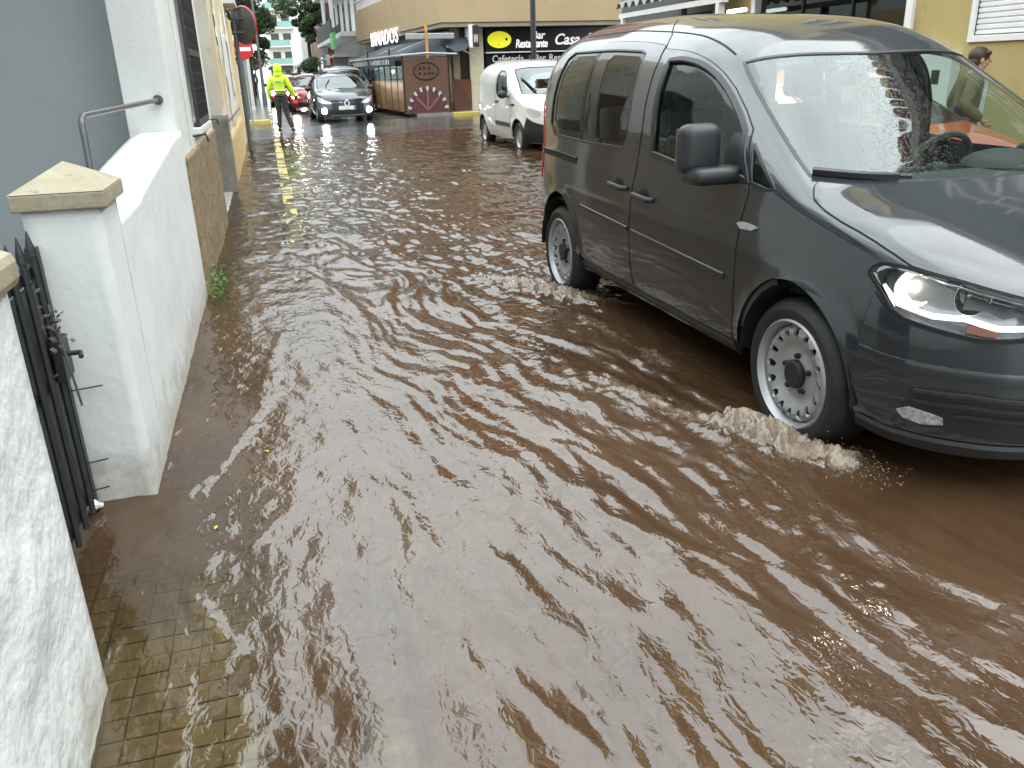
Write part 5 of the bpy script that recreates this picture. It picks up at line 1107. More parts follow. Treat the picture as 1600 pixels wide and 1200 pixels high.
for sd_ in (1, -1):
    sw_ = skin_panel(S, 'side_window_surround', rounded(SIDEWIN, 1, .12), M('window_black', (.012, .013, .014), rough=.08, var=.1), gv, holes=[QGL, SGL], step=.06, off=-.004, thick=.006, sides=(sd_,))
    skin_panel(S, 'rear_quarter_glass', QGL, CG, gv, step=.07, off=-.006, thick=0, sides=(sd_,))
    skin_panel(S, 'sliding_door_glass', SGL, CG, gv, step=.07, off=-.006, thick=0, sides=(sd_,))
    skin_panel(S, 'front_door_glass', DWIN, CG, gv, step=.07, off=-.012, thick=0, sides=(sd_,))
    skin_panel(S, 'front_quarter_glass', QWIN, CG, gv, step=.05, off=-.006, thick=0, sides=(sd_,))
strip(S, 'side_window_seal', SIDEWIN + [SIDEWIN[0]], .016, BPLAST, gv, off=-.002, h=.006, sides=(1, -1))
strip(S, 'door_window_frame', DWIN + [DWIN[0]], .034, BPLAST, gv, off=.001, h=.006, sides=(1, -1))
strip(S, 'quarter_window_seal', QWIN + [QWIN[0]], .018, BPLAST, gv, off=-.001, h=.005, sides=(1, -1))
strip(S, 'side_moulding', [(1.76, .552), (2.2, .535), (2.47, .522)], .030, BPLAST, gv, off=.003, h=.008, sides=(1, -1))
strip(S, 'side_moulding', [(2.53, .517), (3.067, .497), (3.46, .482), (3.50, .484)], .030, BPLAST, gv, off=.004, h=.008, sides=(1, -1))
strip(S, 'sill_trim', [(1.71, .055), (2.5, .05), (3.54, .05)], .06, BPLAST, gv, off=.001, h=.006, sides=(1, -1))
strip(S, 'slide_rail', [(.93, .895), (1.3, .898), (1.66, .888)], .035, SEAM, gv, off=.001, h=.002, sides=(1, -1))
strip(S, 'slide_rail_lip', [(.93, .925), (1.3, .928), (1.66, .916)], .010, GREYP, gv, off=.002, h=.006, sides=(1, -1))
strip(S, 'roof_ditch', [(1.25, 1.60), (2.0, 1.615), (2.7, 1.615), (3.05, 1.60)], .012, SEAM, gv, off=.0005, h=.001, sides=(1, -1))
strip(S, 'pillar_gap', [(2.154, 1.765), (2.435, 1.582), (2.53, 1.47)], .008, SEAM, gv, off=.0005, h=.001, sides=(1, -1))
BADGE = [(3.565, .815), (3.60, .832), (3.66, .838), (3.725, .834), (3.68, .805), (3.60, .792)]
for sd_ in (1, -1):
    skin_panel(S, 'side_indicator', BADGE, M('clear_indicator', (.40, .42, .43), rough=.15, var=.15, scale=60), gv, step=.02, off=.007, thick=.006, sides=(sd_,))
    skin_panel(S, 'tail_lamp', [(.62, .62), (.93, .64), (.96, .80), (.95, 1.0), (.90, 1.12), (.66, 1.14)], REDL, gv, step=.05, off=.005, thick=.01, sides=(sd_,))
    # headlight
    hl = skin_panel(S, 'headlight', HEAD, LENS, gv, step=.05, off=.002, thick=0, sides=(sd_,))
    cen = np.array(HEAD).mean(0); HI = [tuple(cen + (np.array(q) - cen) * .985) for q in HEAD]
    skin_panel(S, 'lamp_housing', HI, M('lamp_housing_dark', (.30, .30, .31), rough=.2, metal=.7), hl, step=.05, off=-.075, thick=-.07, sides=(sd_,))
    for (cu, cv, rr, lit) in ((4.50, .955, .066, True), (4.70, 1.03, .062, False)):
        c_ = S(cu, cv); nrm = surf_normals(S, np.array([[cu, cv]]))[0]; ax = Vector((nrm[0] - .75, nrm[1] * .55 * sd_, nrm[2] * .1)).normalized(); c_ = Vector((c_[0], c_[1] * sd_, c_[2])) - Vector((nrm[0], nrm[1] * sd_, nrm[2])) * .055
        rf_ = MB().lathe([(.012, -.035), (rr * .5, -.028), (rr * .8, -.010), (rr, .022), (rr * 1.04, .022)], c_, ax, 24).build('reflector', CHROME, hl, smooth=True)
        MB().sphere(c_ - ax * .008, .017 if lit else .011, 10, 6).build('bulb', BULB if lit else CHROME, rf_, smooth=True)
    strip(S, 'light_strip', [(4.41, .905), (4.475, .852), (4.60, .86), (4.70, .905), (4.80, .895), (4.895, .93)], .020, M('daylight_strip', (.8, .82, .84), rough=.2, emis=(.95, .97, 1), estr=.9), hl, off=-.022, h=.008, sides=(sd_,))
    strip(S, 'chrome_edge', [(4.375, .965), (4.41, 1.005), (4.535, 1.098), (4.659, 1.168), (4.80, 1.215), (4.89, 1.22)], .018, CHROME, hl, off=-.02, h=.006, sides=(sd_,))
    strip(S, 'chrome_edge', [(4.372, .95), (4.42, .885), (4.47, .825)], .012, CHROME, hl, off=-.012, h=.005, sides=(sd_,))
    strip(S, 'amber_marker', [(4.71, .845), (4.80, .855)], .03, M('amber_lens', (.30, .10, .07), rough=.2), hl, off=-.03, h=.006, sides=(sd_,))
    strip(S, 'headlight_gap', HEAD + [HEAD[0]], .014, SEAM, hl, off=.0, h=.003, sides=(sd_,))
    # door mirror
    mr_ = rbx('door_mirror', (.545, .905 * sd_ if sd_ > 0 else -1.095, 1.065), (.665, 1.095 if sd_ > 0 else -.905, 1.282), M('mirror_black_plastic', (.018, .019, .021), rough=.42, var=.15, scale=30, bump=.0006, bscale=250), gv, .05)
    y0_, y1_ = (.79, 1.075) if sd_ > 0 else (-1.075, -.79)
    rbx('mirror_foot', (.47, y0_, 1.03), (.635, y1_, 1.105), BPLAST, mr_, .034)
    a_, b_ = (.925, 1.075) if sd_ > 0 else (-1.075, -.925)
    MB().box((.664, a_, 1.09), (.668, b_, 1.26)).build('mirror_glass', CHROME, mr_)
    skin_panel(S, 'mirror_sail', [(3.38, 1.02), (3.60, 1.03), (3.53, 1.15), (3.47, 1.30), (3.40, 1.25)], BPLAST, mr_ and gv, step=.05, off=-.008, thick=0, sides=(sd_,))
strip(S, 'wiper', [(3.853, 1.43), (3.90, 1.545), (3.945, 1.66), (3.985, 1.78)], .026, BPLAST, gv, off=.006, h=.022)
strip(S, 'wiper_blade', [(3.84, 1.45), (3.90, 1.60), (3.955, 1.74), (3.985, 1.83)], .012, BPLAST, gv, off=.001, h=.012)
skin_panel(S, 'rear_window', [(.02, 1.12), (.55, 1.10), (.58, 1.35), (.5, 1.52), (.02, 1.56)], MATS['window_black'], gv, step=.06, off=.004, thick=.004, sides=(1, -1), weld=True)
wheel_wells(S, gv, (0, 2.682), .375, .50, .875, .316)
for xw in (0, 2.682):
    for sd_ in (1, -1): wheel(gv, xw, .872, .316, sd_, .226)
MB().box((-.55, -.62, .19), (3.1, .62, .30)).build('underbody', WELL, gv)
interior(S, gv, .12, 1.03, .84, 3.25, seats=(1.42, 2.05), two_rows=False)
seat(gv, 2.1, .40, INTER, w=.6); seat(gv, 2.1, -.40, INTER, w=.6)
MB().sphere((.93, 0, 1.44), (.03, .12, .04)).tube([(.93, 0, 1.46), (.90, 0, 1.53)], .01, 6).build('inside_mirror', INTER, gv, smooth=True)

# ---------------------------------------------------------------- generic car builder for the other vehicles
def car(name, label, cat, spec, loc, h, pcol, side_windows, ws, wheel_r=.31, wb=2.55, track_y=None, group=None, glass=None, bumper=None, head=None, lit=None, grille=None, fog=None, doors=(), rear_win=None, mirrors=(.55, 1.0), step=.07, plate=None, rimr=.6, sides=(1, -1), with_interior=True, emblem=False, paintkw={}):
    S_ = Surf(**spec); P_ = paint('paint_' + name + '_%d' % len(bpy.data.materials), pcol, **paintkw); U_ = S_.U; W_ = float(S_.ow.max())
    t = thing(name, label, cat, loc, h + math.pi / 2, group); glass = glass or CG
    arches = [arch_loop(S_, x, wheel_r, wheel_r + .055) for x in (0, wb)]
    conv = lambda L: [(S_.u_of_x(x), S_.v_of(x, z)) for x, z in L]
    SW = [conv(L) for L in side_windows]
    uvL = lambda L: [(S_.u_of_x(x), v) for x, v in L]
    WE = uvL(ws); WH = [(WE[0][0], 2.2)] + WE + [(WE[-1][0], 2.2)]
    skin_panel(S_, 'body_shell', [(0, 0), (U_, 0), (U_, 2), (0, 2)], P_, t, holes=SW + [WH] + arches, step=step, thick=.015, sides=(1, -1), weld=True)
    skin_panel(S_, 'windscreen', WE, glass, t, step=step, off=-.004, thick=0, sides=(1, -1), weld=True)
    strip(S_, 'windscreen_seal', WE, .03, BPLAST, t, off=-.002, h=.004, sides=(1, -1))
    for L in SW:
        for sd_ in (1, -1): skin_panel(S_, 'side_window', L, glass, t, step=step * 1.5, off=-.006, thick=0, sides=(sd_,))
        strip(S_, 'window_trim', L + [L[0]], .03, BPLAST, t, off=-.001, h=.004, sides=(1, -1))
    for L in doors: strip(S_, 'door_gap', conv(L), .012, SEAM, t, off=.0005, h=.001, sides=(1, -1))
    for dh in [d for d in doors]:
        x0 = max(q[0] for q in dh); zz = float(interp(spec['zb'], x0)) - .1; pt = S_(S_.u_of_x(x0 - .16), S_.v_of(x0 - .16, zz))
        for sd_ in (1, -1): MB().bar((pt[0] + .09, (pt[1] + .012) * sd_, pt[2]), (pt[0] - .09, (pt[1] + .012) * sd_, pt[2]), .03, .035).build('door_handle', BPLAST if bumper else P_, t)
    if bumper: skin_panel(S_, 'front_bumper', bumper(S_), BPLAST, t, step=step, off=.006, thick=.01, sides=(1, -1), weld=True)
    if grille:
        for L, mt in grille(S_): skin_panel(S_, 'grille', L, mt, t, step=step, off=.008, thick=.004, sides=(1, -1), weld=True)
    if head:
        for sd_ in (1, -1):
            hl = skin_panel(S_, 'headlight', head(S_), M('far_lamp_lens', (.62, .64, .66), rough=.12, metal=.4, var=.3, scale=30), t, step=.04, off=.006, thick=.006, sides=(sd_,))
    if lit:
        for (x, v, rr, mt) in lit:
            for sd_ in (1, -1):
                pt = S_(x, v); nn = surf_normals(S_, np.array([[x, v]]))[0]
                MB().sphere((pt[0] + nn[0] * .012, (pt[1] + nn[1] * .012) * sd_, pt[2]), (rr * .4, rr, rr * .8), 12, 8).build('lamp_bulb', mt, t, smooth=True)
    if rear_win: skin_panel(S_, 'rear_window', rear_win, MATS['window_black'], t, step=.1, off=.004, thick=.004, sides=(1, -1), weld=True)
    mx_, mz_ = mirrors
    for sd_ in (1, -1):
        y = W_ * sd_
        ob = MB().sphere((mx_, y + .12 * sd_, mz_), (.07, .10, .075), 12, 8).bar((mx_, y - .06 * sd_, mz_ - .05), (mx_, y + .08 * sd_, mz_ - .03), .07, .04).build('door_mirror', BPLAST, t, smooth=True)
        for x in (0, wb): wheel(t, x, (track_y or W_ - .01), wheel_r, sd_, wheel_r * rimr, w=.19, detail=False)
    wheel_wells(S_, t, (0, wb), wheel_r + .05, .48, W_ - .005, wheel_r)
    xe = spec['plan'][0][0]; xf = spec['plan'][-1][0]
    MB().box((xf + .3, -.55, wheel_r - .12), (xe - .25, .55, wheel_r)).build('underbody', WELL, t)
    if plate:
        pm = MB().box((xf - .022, -.26, plate - .056), (xf - .012, .26, plate + .056)).build('number_plate', M('plate_white', (.75, .75, .73), rough=.4), t, bevel=.004)
        MB().box((xf - .025, -.255, plate - .05), (xf - .0225, -.21, plate + .05)).build('plate_band', M('plate_blue', (.02, .08, .4), rough=.4), pm)
    if with_interior: interior(S_, t, ws[-1][0] + .15, float(interp(spec['zb'], ws[-1][0])) - .01, W_ - .02, xe, seats=(1.2, 2.0))
    return t, S_
# white van parked beyond
WV = dict(plan=[(3.06, 0), (3.055, .3), (3.03, .6), (2.98, .74), (2.85, .80), (2.5, .835), (1.6, .85), (.7, .85), (.2, .845), (-.2, .82), (-.42, .745), (-.56, .60), (-.64, .40), (-.67, .2), (-.68, 0)],
          zb=[(-.68, .70), (-.5, .76), (-.25, .84), (0, .92), (.4, .99), (.8, 1.02), (3.06, 1.06)],
          top=[(-.68, .74), (-.6, .86), (-.4, .97), (-.1, 1.06), (.12, 1.13), (.4, 1.33), (.7, 1.52), (.9, 1.62), (1.1, 1.675), (1.5, 1.71), (2.2, 1.72), (2.75, 1.69), (2.95, 1.6), (3.06, 1.4)],
          zbot=[(-.68, .20), (-.4, .22), (.4, .24), (2.2, .25), (3.06, .32)], tuck=[(0, -.06), (.15, -.01), (.4, .018), (.7, .018), (1, 0)], wheels=[(0, .30), (2.4, .30)], n=3.4, m=3.2)
wvl = at(806, 234, 0.0)
wv, WS_ = car('white_van', 'small white panel van with black bumper standing in the brown water near the restaurant', 'van', WV, (0, 0, 0), 0, (.72, .73, .73),
    [[(.72, 1.06), (.60, 1.12), (.84, 1.40), (1.05, 1.50), (1.28, 1.52), (1.34, 1.46), (1.36, 1.10), (1.30, 1.05)]],
    [(.78, 2.0), (.79, 1.8), (.83, 1.62), (.70, 1.58), (.40, 1.53), (.13, 1.47), (.05, 1.62), (.0, 1.8), (-.02, 2.0)], wheel_r=.30, wb=2.4, step=.07, rimr=.62,
    bumper=lambda s: [(s.u_of_x(-.30), .02), (s.u_of_x(-.31), .5), (s.u_of_x(-.36), .80), (s.u_of_x(-.48), .72), (s.uu[np.argmin(abs(s.ow - .45) + (s.ox > 0) * 9)], .64), (s.U - .004, .62), (s.U - .004, .02)],
    head=lambda s: rounded([(s.u_of_x(-.34), .97), (s.u_of_x(-.44), .86), (s.u_of_x(-.56), .90), (s.u_of_x(-.585), 1.05), (s.u_of_x(-.48), 1.16), (s.u_of_x(-.38), 1.10)], 2),
    doors=[[(1.42, .30), (1.45, .9), (1.44, 1.3), (1.38, 1.56)], [(.42, .32), (.40, .7), (.45, 1.0)]], mirrors=(.55, 1.08), with_interior=True, paintkw=dict(metal=0.0, rough=.3, wet=.0004), glass=glass_mat('van_dim_glass', (.5, .6, .6), 2.3))
strip(WS_, 'side_moulding', [(WS_.u_of_x(.45), .36), (WS_.u_of_x(1.38), .36)], .09, BPLAST, wv, off=.003, h=.01, sides=(1, -1))
strip(WS_, 'wiper', [(WS_.u_of_x(.50), 1.64), (WS_.u_of_x(.12), 1.80)], .03, BPLAST, wv, off=.01, h=.02); strip(WS_, 'wiper', [(WS_.u_of_x(.34), 1.95), (WS_.u_of_x(.24), 1.999)], .03, BPLAST, wv, off=.01, h=.02)
MB().tube([(1.35, .1, 1.70), (1.42, .1, 1.78)], .018, 6).build('aerial', BPLAST, wv)
wv.location = (4.55 + .84, 15.9, -.02); wv.rotation_euler[2] = R(90 + 2.0)

# cars waiting at the junction
HB = dict(plan=[(3.25, 0), (3.24, .3), (3.2, .55), (3.1, .72), (2.9, .80), (2.5, .85), (1.6, .875), (.7, .875), (.1, .865), (-.3, .83), (-.55, .72), (-.70, .52), (-.78, .25), (-.80, 0)],
          zb=[(-.8, .60), (-.6, .66), (-.3, .75), (0, .82), (.5, .90), (3.25, .98)], top=[(-.8, .66), (-.72, .76), (-.4, .88), (.0, .95), (.25, 1.0), (.6, 1.17), (.95, 1.33), (1.25, 1.42), (1.7, 1.47), (2.2, 1.46), (2.7, 1.40), (3.0, 1.28), (3.18, 1.12), (3.25, 1.0)],
          zbot=[(-.8, .18), (-.4, .19), (.4, .2), (2.3, .21), (3.25, .3)], tuck=[(0, -.05), (.2, .0), (.45, .018), (.75, .012), (1, 0)], wheels=[(0, .31), (2.6, .31)], n=2.7, m=2.8)
HBW = [[(.80, .95), (1.12, 1.25), (1.4, 1.34), (1.62, 1.36), (1.66, .96)], [(1.74, .96), (1.72, 1.36), (2.2, 1.34), (2.62, 1.2), (2.75, 1.08), (2.5, .98)]]
HBWS = [(1.0, 2.0), (1.01, 1.8), (1.06, 1.60), (1.10, 1.52), (.85, 1.49), (.5, 1.43), (.30, 1.40), (.20, 1.6), (.12, 1.8), (.10, 2.0)]
HBD = [[(1.70, .25), (1.72, .9), (1.68, 1.38)], [(.62, .28), (.58, .7), (.72, .93)], [(2.62, .75), (2.72, 1.0)]]
def uw(s, w): return float(s.uu[len(s.uu) // 2 + np.argmin(abs(s.ow[len(s.ow) // 2:] - w))])
hb_head = lambda s: [(uw(s, .83), .97), (uw(s, .80), .80), (uw(s, .62), .80), (uw(s, .44), .84), (uw(s, .46), .94), (uw(s, .6), 1.02), (uw(s, .74), 1.10), (uw(s, .82), 1.07)]
DKG = [lambda s: [([(uw(s, .62), .16), (uw(s, .60), .44), (uw(s, .4), .48), (s.U - .004, .48), (s.U - .004, .16)], BPLAST), ([(uw(s, .40), .80), (uw(s, .36), .92), (s.U - .004, .96), (s.U - .004, .84)], BPLAST)]]
fz = road_z(30)
p1 = at(540, 191, fz)
def put(t, p, h): t.location = (p.x, p.y, fz); t.rotation_euler[2] = h + math.pi / 2
dk, DS = car('hatchback_car', 'dark blue black hatchback with white fog lamps lit waiting at the junction', 'car', HB, (0, 0, 0), 0, (.022, .032, .042), HBW, HBWS, wb=2.6, head=hb_head, grille=DKG[0], doors=HBD, plate=.43, mirrors=(.72, .99), lit=[(5.0, .36, .105, BULBW)], glass=glass_mat('far_glass', (.55, .68, .66), 2.1), step=.08, paintkw=dict(metal=.2, wet=.0003))
del_lit = [c for c in dk.children if c.name.startswith('lamp_bulb')]
for c, sd_ in zip(del_lit, (1, -1)):
    pt = DS(uw(DS, .66), .36); c.data.transform(Matrix.Translation(Vector((pt[0] - .02, pt[1] * sd_, pt[2])) - sum((v.co for v in c.data.vertices), Vector()) / len(c.data.vertices)))
strip(DS, 'chrome_bar', [(uw(DS, .42), .93), (uw(DS, .2), .955), (uw(DS, .13), .96)], .02, CHROME, dk, off=.008, h=.008, sides=(1, -1))
nose = DS(DS.U, .93); xn = nose[0] - .035; zn = nose[2] - .01
em = MB()
for (a, b) in (((0, .12), (.075, 0)), ((.075, 0), (0, -.12)), ((0, -.12), (-.075, 0)), ((-.075, 0), (0, .12))): em.bar((xn, a[0], zn + a[1]), (xn, b[0], zn + b[1]), .035, .03, up=(1, 0, 0))
em.build('diamond_emblem', M('bright_silver', (.75, .76, .78), rough=.3, var=.02), dk)
skin_panel(DS, 'lower_trim', [(uw(DS, .5), .07), (uw(DS, .5), .12), (DS.U - .004, .12), (DS.U - .004, .07)], RIM, dk, step=.08, off=.01, thick=.004, sides=(1, -1), weld=True)
strip(DS, 'wiper', [(DS.u_of_x(.75), 1.85), (DS.u_of_x(.42), 1.72), (DS.u_of_x(.28), 1.70)], .03, BPLAST, dk, off=.01, h=.015)
put(dk, Vector((2.30, 27.9, 0)), R(2))
def lit_car(label, pcol, P, h, litmat, group=None, name='hatchback_car', rr=.085, **kw):
    t, s = car(name, label, 'car', HB, (0, 0, 0), 0, pcol, HBW, HBWS, wb=2.6, head=hb_head, grille=DKG[0], doors=HBD, plate=.43, mirrors=(.72, .99), glass=MATS['far_glass'], step=.10, lit=None, **kw)
    if litmat:
        for sd_ in (1, -1):
            pt = s(uw(s, .68), .92); MB().sphere((pt[0] - .03, pt[1] * sd_, pt[2]), (.04, rr, rr * .8), 12, 8).build('lamp_bulb', litmat, t, smooth=True)
    put(t, P, h); return t
lit_car('red hatchback with bright yellowish headlights queuing behind the dark hatchback', (.33, .03, .03), Vector((1.75, 36.5, 0)), R(1), BULBF, rr=.13, paintkw=dict(metal=.1))
lit_car('second red car with headlights on further back in the queue', (.36, .02, .025), Vector((1.0, 45.0, 0)), R(0), BULBF, rr=.13, paintkw=dict(metal=.1))
lit_car('silver car standing close behind the dark hatchback', (.42, .44, .45), Vector((2.95, 33.6, 0)), R(1), None).scale = (1.05, 1.05, 1.16)
lit_car('white car far back in the queue under the trees', (.7, .71, .71), Vector((1.75, 58.0, 0)), R(0), None, paintkw=dict(metal=0))
# red car parked on the far side behind the grey van
t, s = car('hatchback_car', 'orange red parked car seen through the windscreen of the grey van', 'car', HB, (0, 0, 0), 0, (.62, .085, .03), HBW, HBWS, wb=2.6, head=hb_head, grille=DKG[0], doors=HBD, plate=.43, mirrors=(.72, .99), step=.07, paintkw=dict(metal=0.05))
t.location = (5.35, 6.2, 0); t.rotation_euler[2] = R(90)
# ================================================================ people
def skin_mesh(verts, edges, radii, sub=2, root=0):
    me_ = bpy.data.meshes.new('tmp'); me_.from_pydata([tuple(v) for v in verts], edges, []); o = bpy.data.objects.new('tmp', me_); col.objects.link(o)
    sk = o.modifiers.new('skin', 'SKIN'); sk.use_smooth_shade = True
    for i, r_ in enumerate(radii):
        d = me_.skin_vertices[0].data[i]; d.radius = r_ if isinstance(r_, tuple) else (r_, r_); d.use_root = (i == root)
    ss_ = o.modifiers.new('sub', 'SUBSURF'); ss_.levels = sub; ss_.render_levels = sub
    bpy.context.view_layer.update(); dg = bpy.context.evaluated_depsgraph_get(); out = bpy.data.meshes.new_from_object(o.evaluated_get(dg)); bpy.data.objects.remove(o); return out
SKIN = M('skin', (.50, .30, .21), rough=.5, var=.05)
def person(label, loc, rz, J, clothes, h=1.75, hair=None, hood=None, cat='person', group=None, fine=True):
    """J: joint positions for a 1.75 m figure facing -y: hips, knees, feet, shoulders, elbows, wrists, head tilt"""
    k = h / 1.75; p = thing('person', label, cat, loc, rz, group); p.scale = (k, k, k)
    V_ = Vector; pel = V_(J.get('pel', (0, 0, .95))); ch = V_(J.get('chest', (0, 0, 1.25))); nk = V_(J.get('neck', (0, 0, 1.47))); hd0 = V_(J.get('head', (0, -.02, 1.56)))
    vs = [pel, (pel + ch) / 2, ch, ch.lerp(nk, .62), nk, hd0, hd0 + V_((0, -.008, .07)), hd0 + V_((0, 0, .14))]
    rd = [(.135, .10), (.125, .095), (.145, .105), (.11, .085), (.052, .055), (.068, .078), (.074, .092), (.052, .066)]
    ed = [(0, 1), (1, 2), (2, 3), (3, 4), (4, 5), (5, 6), (6, 7)]
    def chain(start, pts, rs):
        pr = start
        for q, r_ in zip(pts, rs): vs.append(V_(q)); rd.append(r_); ed.append((pr, len(vs) - 1)); pr = len(vs) - 1
        return pr
    for s_, side in ((1, 'r'), (-1, 'l')):
        hip = pel + V_((.095 * s_, 0, -.06)); kn = V_(J['knee_' + side]); an = V_(J['ankle_' + side])
        chain(0, [hip, (hip + kn) / 2, kn, kn.lerp(an, .35), an, an + V_(J.get('toe_' + side, (0, -.15, -.045)))], [.088, .078, .056, .056, .038, .034])
        sh = V_(J.get('sh_' + side, (ch.x + .175 * s_, ch.y, 1.42))); el = V_(J['elbow_' + side]); wr_ = V_(J['wrist_' + side])
        w_ = chain(3, [sh, sh.lerp(el, .5), el, el.lerp(wr_, .35), wr_], [.056, .048, .040, .038, .026])
        d = (wr_ - el).normalized(); side_v = V_((0, 1, 0)).cross(d); side_v = side_v.normalized() if side_v.length > .1 else V_((1, 0, 0)); fw_ = d.cross(side_v)
        palm = wr_ + d * .055; vs.append(palm); rd.append((.030, .016)); ed.append((w_, len(vs) - 1)); pm = len(vs) - 1
        if fine:
            for q, L in ((-.027, .062), (-.009, .075), (.010, .07), (.028, .055)):
                a = palm + d * .03 + fw_ * q; chain(pm, [a, a + d * L * .55 + side_v * -.006 * s_, a + d * L * .95 + side_v * -.022 * s_], [.0095, .0085, .007])
            chain(pm, [palm - d * .03 + fw_ * -.034, palm - d * .0 + fw_ * -.055], [.011, .009])
    body = finish('body', skin_mesh(vs, ed, rd), SKIN, p, True)
    nose = MB().sphere(hd0 + V_((0, -.098, .055)), (.012, .018, .020), 8, 6).sphere(hd0 + V_((.030, -.078, .078)), (.012, .006, .006), 8, 6).sphere(hd0 + V_((-.030, -.078, .078)), (.012, .006, .006), 8, 6).sphere(hd0 + V_((.078, .005, .06)), (.012, .022, .032), 8, 6).sphere(hd0 + V_((-.078, .005, .06)), (.012, .022, .032), 8, 6).build('face', SKIN, p, smooth=True)
    MB().sphere(hd0 + V_((0, -.088, .012)), (.022, .006, .005), 8, 6).build('mouth', M('lips', (.36, .15, .12), rough=.5), p, smooth=True)
    if hair:
        hv = MB(); hv.sphere(hd0 + V_((0, .022, .105)), (.090, .105, .095), 18, 12); hv.sphere(hd0 + V_((0, .06, .04)), (.082, .065, .09), 14, 10); hv.sphere(hd0 + V_((.055, -.055, .13)), (.036, .036, .028), 10, 8).sphere(hd0 + V_((-.055, -.05, .13)), (.036, .036, .028), 10, 8); hv.build('hair', hair, p, smooth=True)
    if hood:
        n = MB(); n.sphere(hd0 + V_((0, .02, .08)), (.118, .132, .165), 18, 12); n.sphere(hd0 + V_((0, .03, -.05)), (.13, .12, .10), 14, 8); n.build('hood', hood, p, smooth=True)
    for nm, kind, mat, grow in clothes:
        if kind == 'top':
            v2 = [pel + V_((0, 0, .02)), (pel + ch) / 2, ch, ch.lerp(nk, .55), nk + V_((0, 0, -.04))]; r2 = [(.155 + grow, .118 + grow), (.142 + grow, .11 + grow), (.16 + grow, .12 + grow), (.13 + grow, .10 + grow), (.07, .07)]; e2 = [(0, 1), (1, 2), (2, 3), (3, 4)]
            for s_, side in ((1, 'r'), (-1, 'l')):
                sh = V_(J.get('sh_' + side, (ch.x + .175 * s_, ch.y, 1.42))); el = V_(J['elbow_' + side]); wr_ = V_(J['wrist_' + side]); pr = 3
                for q, r_ in ((sh, .070), (sh.lerp(el, .5), .062), (el, .056), (el.lerp(wr_, .5), .052), (el.lerp(wr_, .95), .044)): v2.append(q); r2.append(r_ + grow * .5); e2.append((pr, len(v2) - 1)); pr = len(v2) - 1
        elif kind == 'legs':
            v2 = [pel + V_((0, 0, .10)), pel]; r2 = [(.158, .124), (.160, .126)]; e2 = [(0, 1)]
            for s_, side in ((1, 'r'), (-1, 'l')):
                hip = pel + V_((.095 * s_, 0, -.08)); kn = V_(J['knee_' + side]); an = V_(J['ankle_' + side]); pr = 1
                for q, r_ in ((hip, .102), (hip.lerp(kn, .5), .092), (kn, .072), (kn.lerp(an, .5), .070), (an + V_((0, 0, .01)), .058)): v2.append(q); r2.append(r_ + grow); e2.append((pr, len(v2) - 1)); pr = len(v2) - 1
        elif kind == 'shoes':
            for side in 'rl':
                an = V_(J['ankle_' + side]); toe = V_(J.get('toe_' + side, (0, -.15, -.045)))
                finish(nm, skin_mesh([an + V_((0, .03, .02)), an + V_((0, .04, -.04)), an + toe * .5 + V_((0, 0, -.02)), an + toe * 1.15 + V_((0, 0, -.006))], [(0, 1), (1, 2), (2, 3)], [.046, .046, .046, (.042, .034)]), mat, p, True)
            continue
        finish(nm, skin_mesh(v2, e2, r2), mat, p, True)
    return p
HIVIS = M('hi_vis_yellow', (.56, .86, .02), rough=.55, var=.1, scale=12, bump=.004, bscale=25, emis=(.5, .8, .02), estr=0.0)
DKTR = M('dark_trousers', (.035, .032, .030), rough=.8, var=.2, scale=10); BSHOE = M('black_shoes', (.012, .012, .012), rough=.4); REFL = M('reflective_tape', (.62, .64, .63), rough=.3, metal=.3)
oz = road_z(24.6); op = at(445, 206, oz)
off = person('police style officer in yellow hi-vis hooded rain jacket standing with back turned at the junction', (op.x, op.y, oz), R(168), dict(
    pel=(0, 0, .95), chest=(.0, .0, 1.26), neck=(0, 0, 1.47), head=(0, -.03, 1.555), knee_r=(.10, -.02, .50), ankle_r=(.13, 0, .085), knee_l=(-.11, -.01, .50), ankle_l=(-.24, .02, .085),
    elbow_r=(.30, .02, 1.15), wrist_r=(.29, -.05, .90), elbow_l=(-.31, .0, 1.14), wrist_l=(-.36, -.10, .90)),
    [('jacket', 'top', HIVIS, .022), ('trousers', 'legs', DKTR, .004), ('shoe', 'shoes', BSHOE, 0)], h=1.68, hood=HIVIS)
tp = MB()
for z, w, d in ((1.10, .20, .158),): tp.tube([(w * math.cos(t), d * math.sin(t), z) for t in np.linspace(0, 2 * math.pi, 25)], .024, 6, cap=False)
tp.build('reflective_band', REFL, off, smooth=True)
MB().box((-.10, .150, 1.30), (.08, .168, 1.345)).build('back_patch', M('blue_grey_patch', (.25, .3, .45), rough=.4), off, bevel=.004)
MB().tube([(.165 * math.cos(t), .13 * math.sin(t), .965) for t in np.linspace(0, 2 * math.pi, 25)], .022, 6, cap=False).build('belt', BSHOE, off)
rad = MB().box((-.42, -.16, .80), (-.33, -.07, .93)).box((-.385, -.12, .931), (-.37, -.105, 1.05)).build('radio_handset', BSHOE, bevel=.01); rad.parent = None
rad.location = (op.x, op.y, oz); rad.rotation_euler = (0, 0, R(168)); tag(rad, 'black handset held low in the hand of the hi-vis officer', 'radio')
KHAKI = M('olive_jacket', (.17, .135, .055), rough=.8, var=.25, scale=14, bump=.004, bscale=30); WSH = M('white_shirt', (.72, .73, .75), rough=.7); HAIR = M('brown_hair', (.045, .025, .016), rough=.5, var=.4, scale=60)
pp = at_y(1518, 84, 6.95)
